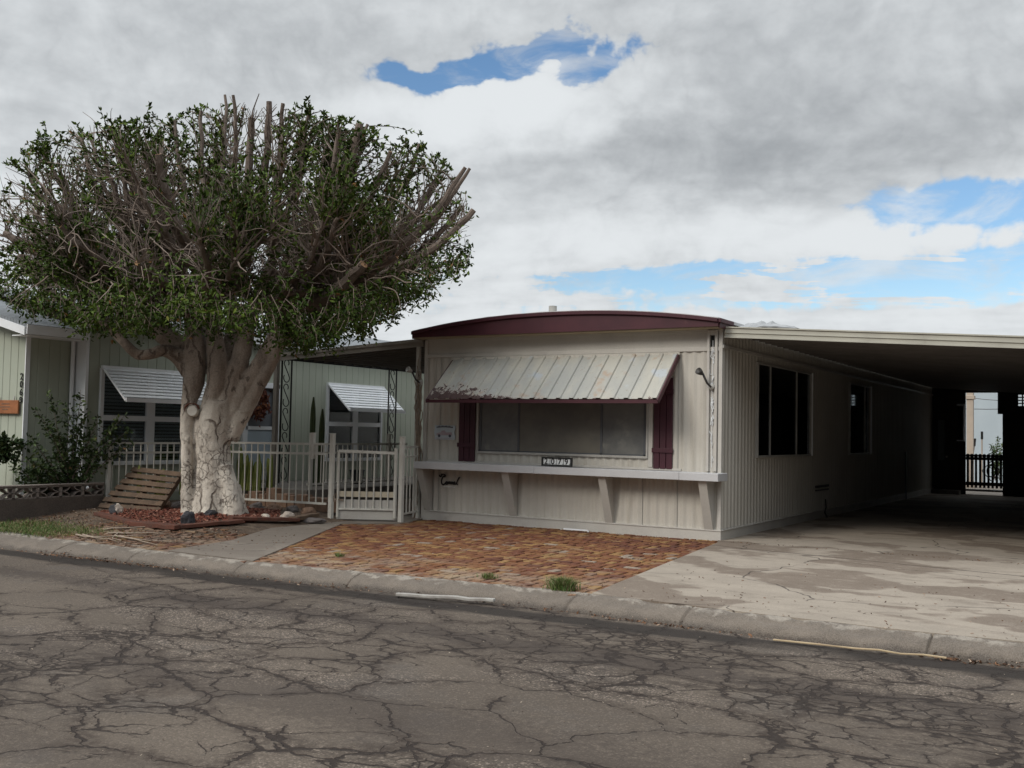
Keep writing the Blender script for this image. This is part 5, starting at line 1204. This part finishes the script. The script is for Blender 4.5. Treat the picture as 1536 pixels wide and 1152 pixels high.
stems = [
    [(322, 790, 46, 0), (322, 765, 40, 0), (322, 735, 33, 0), (321, 700, 29, 0), (320, 665, 29, .0), (326, 635, 31, .0), (332, 605, 30, .05)],
    [(312, 785, 40, .1), (318, 740, 28, .1), (305, 700, 20, .1), (308, 650, 24, .1), (315, 620, 22, .1)],
    [(284, 785, 17, -.05), (282, 755, 12, -.1), (280, 715, 9.5, -.12), (280, 675, 9.5, -.12), (279, 640, 10, -.08), (284, 605, 13, 0), (290, 575, 18, .05), (293, 545, 19, .05), (292, 510, 17, .05), (286, 475, 13, .1), (275, 440, 10, .2)],
    [(318, 640, 20, 0), (318, 605, 17, .0), (326, 575, 18, -.05), (326, 540, 17, -.05), (322, 505, 14, 0), (318, 470, 11, .1), (325, 430, 9, .15)],
    [(330, 620, 25, .05), (347, 590, 19, 0), (356, 555, 17, .0), (364, 525, 16, .05), (370, 495, 14, .1), (380, 460, 11, .3)],
    [(335, 640, 24, .1), (358, 605, 19, .0), (378, 570, 17, -.05), (396, 538, 15, -.05), (412, 510, 14, 0), (440, 480, 11, .1), (470, 440, 9, .1)],
    [(345, 655, 16, .0), (368, 617, 12, -.10), (388, 580, 11, -.15), (407, 545, 10, -.15), (422, 515, 10, -.15), (460, 495, 9.5, -.3), (500, 485, 9.5, -.5), (530, 472, 10, -.6), (552, 467, 9.0, -.65)],
    [(285, 560, 15, .1), (268, 535, 14, .05), (248, 526, 11, 0), (228, 530, 9.5, -.1), (208, 532, 8.5, -.15), (190, 518, 8, -.2), (172, 498, 9, -.2), (140, 475, 8.5, -.3), (100, 455, 7, -.3), (60, 425, 6, -.3), (25, 385, 5, -.2)],
    [(290, 530, 15, .2), (262, 512, 17, .3), (235, 495, 15, .3), (205, 460, 12, .2), (170, 410, 9, .1)],
    [(345, 798, 24, -.25), (350, 768, 16, -.2), (345, 735, 15, -.15), (335, 700, 15, -.1)],
    [(368, 795, 16, .0), (358, 765, 14, .05), (348, 730, 14, .1)],
    [(318, 793, 20, -.35), (315, 768, 16, -.25), (318, 730, 16, -.15)],
    [(275, 795, 9, -.1), (281, 770, 8, -.15), (284, 745, 7, -.12)],
    [(340, 570, 16, .3), (345, 520, 14, .35), (350, 480, 12, .45), (345, 430, 9, .6)],
    [(300, 560, 14, .35), (300, 500, 13, .5), (290, 450, 11, .8)],
]
mb = MB()
for k_, s_ in enumerate(stems):
    P_, r_ = spline(S(s_, .88), 6)
    mb.tube(P_, r_, 16)
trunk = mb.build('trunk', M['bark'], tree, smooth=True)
rm = trunk.modifiers.new('fuse', 'REMESH'); rm.mode = 'VOXEL'; rm.voxel_size = .016; rm.use_smooth_shade = True
sm_ = trunk.modifiers.new('melt', 'SMOOTH'); sm_.factor = .6; sm_.iterations = 3
tx = bpy.data.textures.new('bark_lumps', 'CLOUDS'); tx.noise_scale = .16; tx.noise_depth = 3
dm = trunk.modifiers.new('lumps', 'DISPLACE'); dm.texture = tx; dm.strength = .035; dm.mid_level = .5; dm.texture_coords = 'LOCAL'
# old pruning knot and scar on the trunk
def disc(c, nrm, r_, th, mat, name, parent, ell=1.):
    q = Vector(nrm).normalized().to_track_quat('Z', 'Y').to_matrix().to_4x4(); mb = MB(); mb.lathe([(r_*1.1, -th), (r_, -.01), (r_*.96, .0), (r_*.9, .002), (r_*.3, .0)], c, 18, q @ Matrix.Scale(ell, 4, (0, 1, 0))); return mb.build(name, mat, parent)
disc(T(288, 616, -.16), -fwd+rt*-.1+up*.1, 8.*MPX, .10, M['oldcut'], 'pruning_knot', tree)
mb = MB(); c0 = T(288, 616, -.15)
mb.tube([c0+(rt*math.cos(t_)+up*math.sin(t_))*11*MPX for t_ in np.linspace(.2, 3.3, 12)], [.012+.008*math.sin(k) for k in range(12)], 6); mb.build('scar_rim', M['redwood'], tree, smooth=True)
# limbs
random.seed(5); rnd = random.Random(21)
CC = (342, 338); AX, AY = 362, 176; ADEP = 3.1
def crown_in(px, py, dd, m_=1.):
    e = ((px-CC[0])/(AX*m_))**2+((py-CC[1])/(AY*m_))**2+(dd/(ADEP*m_))**2
    return e < 1
LX = [0, 20, 60, 120, 200, 270, 330, 420, 500, 560, 610, 655, 690, 705]
LB = [435, 472, 486, 502, 508, 508, 514, 532, 526, 500, 468, 443, 420, 392]
def low(px, dd): return float(np.interp(px, LX, LB))-12*max(0, abs(dd)-1.)+16*noise.noise(Vector((px*.03, dd*1.2, 2)))
cut = [  # visible sawn stubs: end px, py, depth, end radius
    (541, 186, -.6, 5.6), (404, 152, -.3, 4.0), (425, 153, -.2, 2.6), (352, 142, -.3, 2.2), (376, 178, -.6, 4.6), (464, 166, -.2, 2.2), (494, 187, -.2, 2.6), (552, 186, .2, 2.2), (587, 228, -.5, 3.0),
    (698, 250, -.2, 3.0), (704, 252, .0, 2.4), (710, 316, -.3, 4.6), (695, 310, .2, 3.2), (166, 188, -.5, 3.4), (216, 226, -1.2, 4.0), (236, 232, -1.5, 5.0), (90, 312, -1.6, 4.6), (88, 335, -1.9, 4.6), (6, 350, -.6, 4.4), (205, 395, -2.3, 3.6),
    (545, 396, -2.4, 6.0), (596, 382, -1.9, 4.0), (340, 142, .6, 2), (120, 205, .2, 2.4), (300, 165, .5, 2.5), (60, 225, .3, 2.4), (455, 208, .8, 3), (630, 215, .6, 2.2), (510, 215, 1.2, 2.8), (260, 180, .9, 2.6)]
bases = [(275, 440, .2), (318, 470, .1), (380, 460, .3), (470, 440, .1), (345, 430, .6), (290, 450, .8), (170, 410, .1), (100, 455, -.3), (412, 505, 0), (325, 430, .15)]
limbs = []
allends = [(a, b_, c_, r_, True) for a, b_, c_, r_ in cut]
for k in range(58):
    while 1:
        a = rnd.uniform(-30, 705); b_ = rnd.uniform(165, 470); c_ = rnd.uniform(-ADEP, ADEP)
        e = ((a-CC[0])/AX)**2+((b_-CC[1])/AY)**2+(c_/ADEP)**2
        if .62 < e < .98 and b_ < low(a, c_)-25: break
    allends.append((a, b_, c_, rnd.uniform(1.4, 3.0), False))
mbL = MB()
for (ex, ey, ed, er, vis) in allends:
    b0 = min(bases, key=lambda q: abs(q[0]-(342+(ex-342)*.35))+abs(q[2]-ed*.3)*60+rnd.uniform(0, 70))
    bx, by, bd = b0
    bx += rnd.uniform(-8, 8)
    by = min(by, 470)
    # out first, then up: a vase
    flat = abs(ex-bx)/400
    m1 = (bx+(ex-bx)*.42+rnd.uniform(-8, 8), by+(ey-by)*(.20+.1*(1-flat))+rnd.uniform(-6, 6), bd+(ed-bd)*.50)
    m2 = (bx+(ex-bx)*.74+rnd.uniform(-8, 8), by+(ey-by)*.55+rnd.uniform(-6, 6), bd+(ed-bd)*.82)
    r0_ = er*1.2+rnd.uniform(2.2, 4.2)
    pts = S([(bx, by, r0_+1.5, bd), (m1[0], m1[1], r0_, m1[2]), (m2[0], m2[1], (r0_+er)/2, m2[2]), (ex, ey, er, ed)])
    P_, r_ = spline(pts, 5)
    P_ = [p+Vector((rnd.gauss(0, .012), rnd.gauss(0, .012), rnd.gauss(0, .012))) for p in P_]
    mbL.tube(P_, r_, 8, capmat=1 if vis else None); limbs.append((P_, r_))
# the long stub ending beside the roof and extra scars
P_, r_ = spline(S([(530, 472, 10, -.6), (548, 466, 9.6, -.65), (563, 468, 8.5, -.62)]), 4); mbL.tube(P_, r_, 12, capmat=1)
mbL.build('limbs', [M['limb'], M['cut']], tree, smooth=False)
# twigs and leaves
def topix(p):
    d = p-CAM; z = d.dot(fwd); return 768+FL*d.dot(rt)/z, 576-FL*d.dot(up)/z, z-DT
mbT = MB(); LP, LD = [], []
def env_top(px): return float(np.interp(px, [-60, 0, 40, 100, 180, 250, 330, 420, 480, 540, 600, 640, 680, 705, 720], [330, 245, 212, 184, 170, 162, 150, 150, 160, 182, 204, 214, 245, 310, 420]))
ntw = 0
for (P_, r_) in limbs:
    L_ = sum((b_-a).length for a, b_ in zip(P_, P_[1:])); nt = int(L_*25)
    for k in range(nt):
        t_ = .10+.90*rnd.random()**.85; i = min(len(P_)-2, int(t_*(len(P_)-1))); p = P_[i].lerp(P_[i+1], rnd.random()).copy()
        qx, qy, qd = topix(p)
        outv = (p-T(342, 430, 0)); outv.z = 0
        outv = outv.normalized() if outv.length > .1 else Vector((1, 0, 0))
        d = (outv*rnd.uniform(.1, .8)+Vector((rnd.gauss(0, .40), rnd.gauss(0, .40), rnd.uniform(-.1, 1.6)))).normalized()
        lv = rnd.random()*abs(noise.noise(p*1.7))*4.2+(-.9 if rnd.random() < .07 else 0); ln = rnd.uniform(.35, 1.15); n = 7; pts = [p.copy()]; st = ln/n; ok = True
        wob = Vector((rnd.gauss(0, .22), rnd.gauss(0, .22), rnd.gauss(0.05, .16)))
        for j in range(n):
            d = (d+wob*.5+Vector((rnd.gauss(0, .13), rnd.gauss(0, .13), rnd.gauss(.05, .12)))).normalized(); p = p+d*st
            x, y, dd = topix(p)
            if y < env_top(x)+(16*abs(dd)/ADEP)+22*lv or y > low(x, dd) or abs(dd) > ADEP+.3 or x > 708: break
            pts.append(p.copy())
        if len(pts) < 3: continue
        ntw += 1; tr_ = .0075+.011*rnd.random()**3
        mbT.tube(pts, [tr_*(1-.72*j/len(pts)) for j in range(len(pts))], 3, cap=False)
        # leaf cover: thick low and outside, thinner in the pruned heart
        x, y, dd = topix(pts[-1])
        h = noise.noise(pts[-1]*.9+Vector((3, 1, 9))); e = ((x-CC[0])/AX)**2+((y-CC[1])/AY)**2+(dd/ADEP)**2
        dens = .16+1.30*h+.16*e+(.34 if y > 415 else 0)+(.06 if y < 230 else 0)-(.14 if x > 540 and y < 400 else 0)
        if rnd.random() > dens: continue
        for j in range(1, len(pts)):
            for q in range(rnd.randint(2, 5)):
                c = pts[j-1].lerp(pts[j], rnd.random()); dr = (pts[j]-pts[j-1]).normalized()+Vector((rnd.gauss(0, .7), rnd.gauss(0, .7), rnd.gauss(.05, .6)))
                LP.append(tuple(c)); LD.append(tuple(dr))
        for q in range(5): LP.append(tuple(pts[-1])); LD.append((rnd.gauss(0, .7), rnd.gauss(0, .7), rnd.gauss(.4, .6)))
# leafy clumps hanging at the lower rim
for k in range(1900):
    x = rnd.uniform(-60, 700); dd = rnd.uniform(-ADEP, ADEP); yb = low(x, dd); 
    e = ((x-CC[0])/AX)**2+(dd/ADEP)**2
    if e > 1.02: continue
    if e < .06: continue
    y = yb-abs(rnd.gauss(0, 34))+2; c = T(x, y, dd); ncl = rnd.randint(12, 24)
    if noise.noise(c*1.4) < -.30: continue
    tip = c+Vector((rnd.gauss(0, .12), rnd.gauss(0, .12), rnd.uniform(.15, .4))); mbT.tube([tip, c.lerp(tip, .5)+Vector((.02, 0, 0)), c], [.006, .005, .003], 3, cap=False)
    for q in range(ncl):
        LP.append(tuple(c.lerp(tip, rnd.random())+Vector((rnd.gauss(0, .05), rnd.gauss(0, .05), rnd.gauss(0, .05))))); LD.append((rnd.gauss(0, .7), rnd.gauss(0, .7), rnd.gauss(-.25, .6)))
# hanging pale dead twigs near the front
for k in range(110):
    x, y = rnd.uniform(60, 640), rnd.uniform(300, 440); dd = -2.2+rnd.uniform(-.5, .7); p = T(x, y, dd); d = Vector((rnd.gauss(0, 1), rnd.gauss(0, .6), rnd.gauss(-.1, .6))).normalized(); pts = [p]
    for j in range(8): d = (d+Vector((rnd.gauss(0, .28), rnd.gauss(0, .2), rnd.gauss(-.06, .2)))).normalized(); pts.append(pts[-1]+d*rnd.uniform(.06, .12))
    mbT.tube(pts, [.010*(1-.7*j/9) for j in range(9)], 4, cap=False)
mbT.build('twigs', M['twig'], tree, fix=False)
print('twigs', ntw, 'leaves', len(LP))
LPa = np.array(LP); LDa = np.array(LD)
rg = np.random.default_rng(4); cl = np.array([noise.noise(Vector(p)*.8+Vector((8, 3, 1))) for p in LP]); vals = np.clip(rg.beta(2.2, 2.8, len(LP))*.85+.30*cl+.04, 0, .92); vals[rg.random(len(LP)) < .012] = 1.
leaf_mesh('foliage', LPa, LDa, .080, M['leaf'], tree, 3, .42, vals)

# ------------------------------------------------------------------ shrubs
def shrub(name, base, stems_, nleaf, size, seed, label):
    r_ = random.Random(seed); e = empty(name, base, label, 'shrub'); mb = MB(); P_, D_ = [], []
    for (px, py, X) in stems_:
        q = on(px, py, 0, X); b0 = Vector(base)+Vector((r_.gauss(0, .04), r_.gauss(0, .08), 0)); n = 8; pts = []
        for k in range(n+1):
            t_ = k/n; c = b0.lerp(q, t_)+Vector((r_.gauss(0, .012), r_.gauss(0, .015), .12*math.sin(t_*3.1)*(1 if q.z > b0.z+.5 else .4))); pts.append(c)
        mb.tube(pts, [.013*(1-.8*k/n) for k in range(n+1)], 5)
        for k in range(2, n+1):
            for _ in range(nleaf):
                c = pts[k-1].lerp(pts[k], r_.random()); sd_ = Vector((r_.gauss(0, .6), r_.gauss(0, 1), r_.gauss(.1, .8))).normalized()*r_.random()*.13*(1.15-.6*k/n)
                P_.append(tuple(c+sd_)); D_.append(tuple(sd_+Vector((r_.gauss(0, .05), r_.gauss(0, .05), r_.gauss(0, .05)))))
    mb.build('stems', M['limb'], e, smooth=True); leaf_mesh('leaves', np.array(P_), np.array(D_), size, M['shrubleaf'], e, seed, .5)
shrub('leafy_shrub', (-9.62, -3.75, .2), [(74, 590, -9.6), (52, 615, -9.55), (100, 605, -9.6), (122, 585, -9.6), (45, 655, -9.55), (110, 640, -9.55), (150, 625, -9.35), (170, 640, -9.2), (195, 645, -9.15), (90, 660, -9.6), (40, 690, -9.55), (135, 660, -9.4), (60, 700, -9.55), (130, 620, -9.5), (160, 665, -9.2), (185, 625, -9.2), (200, 665, -9.15), (75, 640, -9.6), (100, 700, -9.6)], 17, .078, 31, 'tall open dark leaved shrub behind the block wall, spreading over the fence end')
shrub('leafy_shrub', (-10.25, -4.85, .9), [(-20, 640, -10.2), (5, 655, -10.2), (25, 662, -10.15), (40, 668, -10.1), (12, 680, -10.2), (-10, 690, -10.2), (28, 690, -10.15)], 22, .085, 32, 'rounded green bush spilling above the wooden planter at the far left')
shrub('leafy_shrub', (-9.6, -4.2, .15), [(30, 720, -9.6), (60, 712, -9.6), (85, 715, -9.6), (45, 705, -9.6), (70, 725, -9.6), (20, 700, -9.6)], 22, .065, 33, 'low leafy ground shrub just behind the pierced block coping')
shrub('leafy_shrub', (1.25, 21.5, .3), [(1497, 655, 1.25), (1488, 668, 1.2), (1505, 665, 1.3), (1490, 680, 1.2), (1502, 680, 1.3), (1494, 672, 1.25)], 10, .10, 34, 'small light green bush behind the picket gate')

# things of one kind share a group
GROUPS = {'rock': 'rocks around the mulch bed', 'edging_timber': 'timbers edging the mulch bed', 'metal_fence': 'white metal picket fences', 'floodlight': 'floodlights on the home corners',
          'planter_pot': 'pots on the porch and by the walls', 'cactus': 'cacti behind the fence', 'leafy_shrub': 'shrubs around the houses', 'weed_tuft': 'weeds in the brick paving', 'garden_tool': 'tools behind the picket gate'}
for o in bpy.data.objects:
    k = o.name.split('.')[0]
    if o.parent is None and k in GROUPS: o['group'] = GROUPS[k]
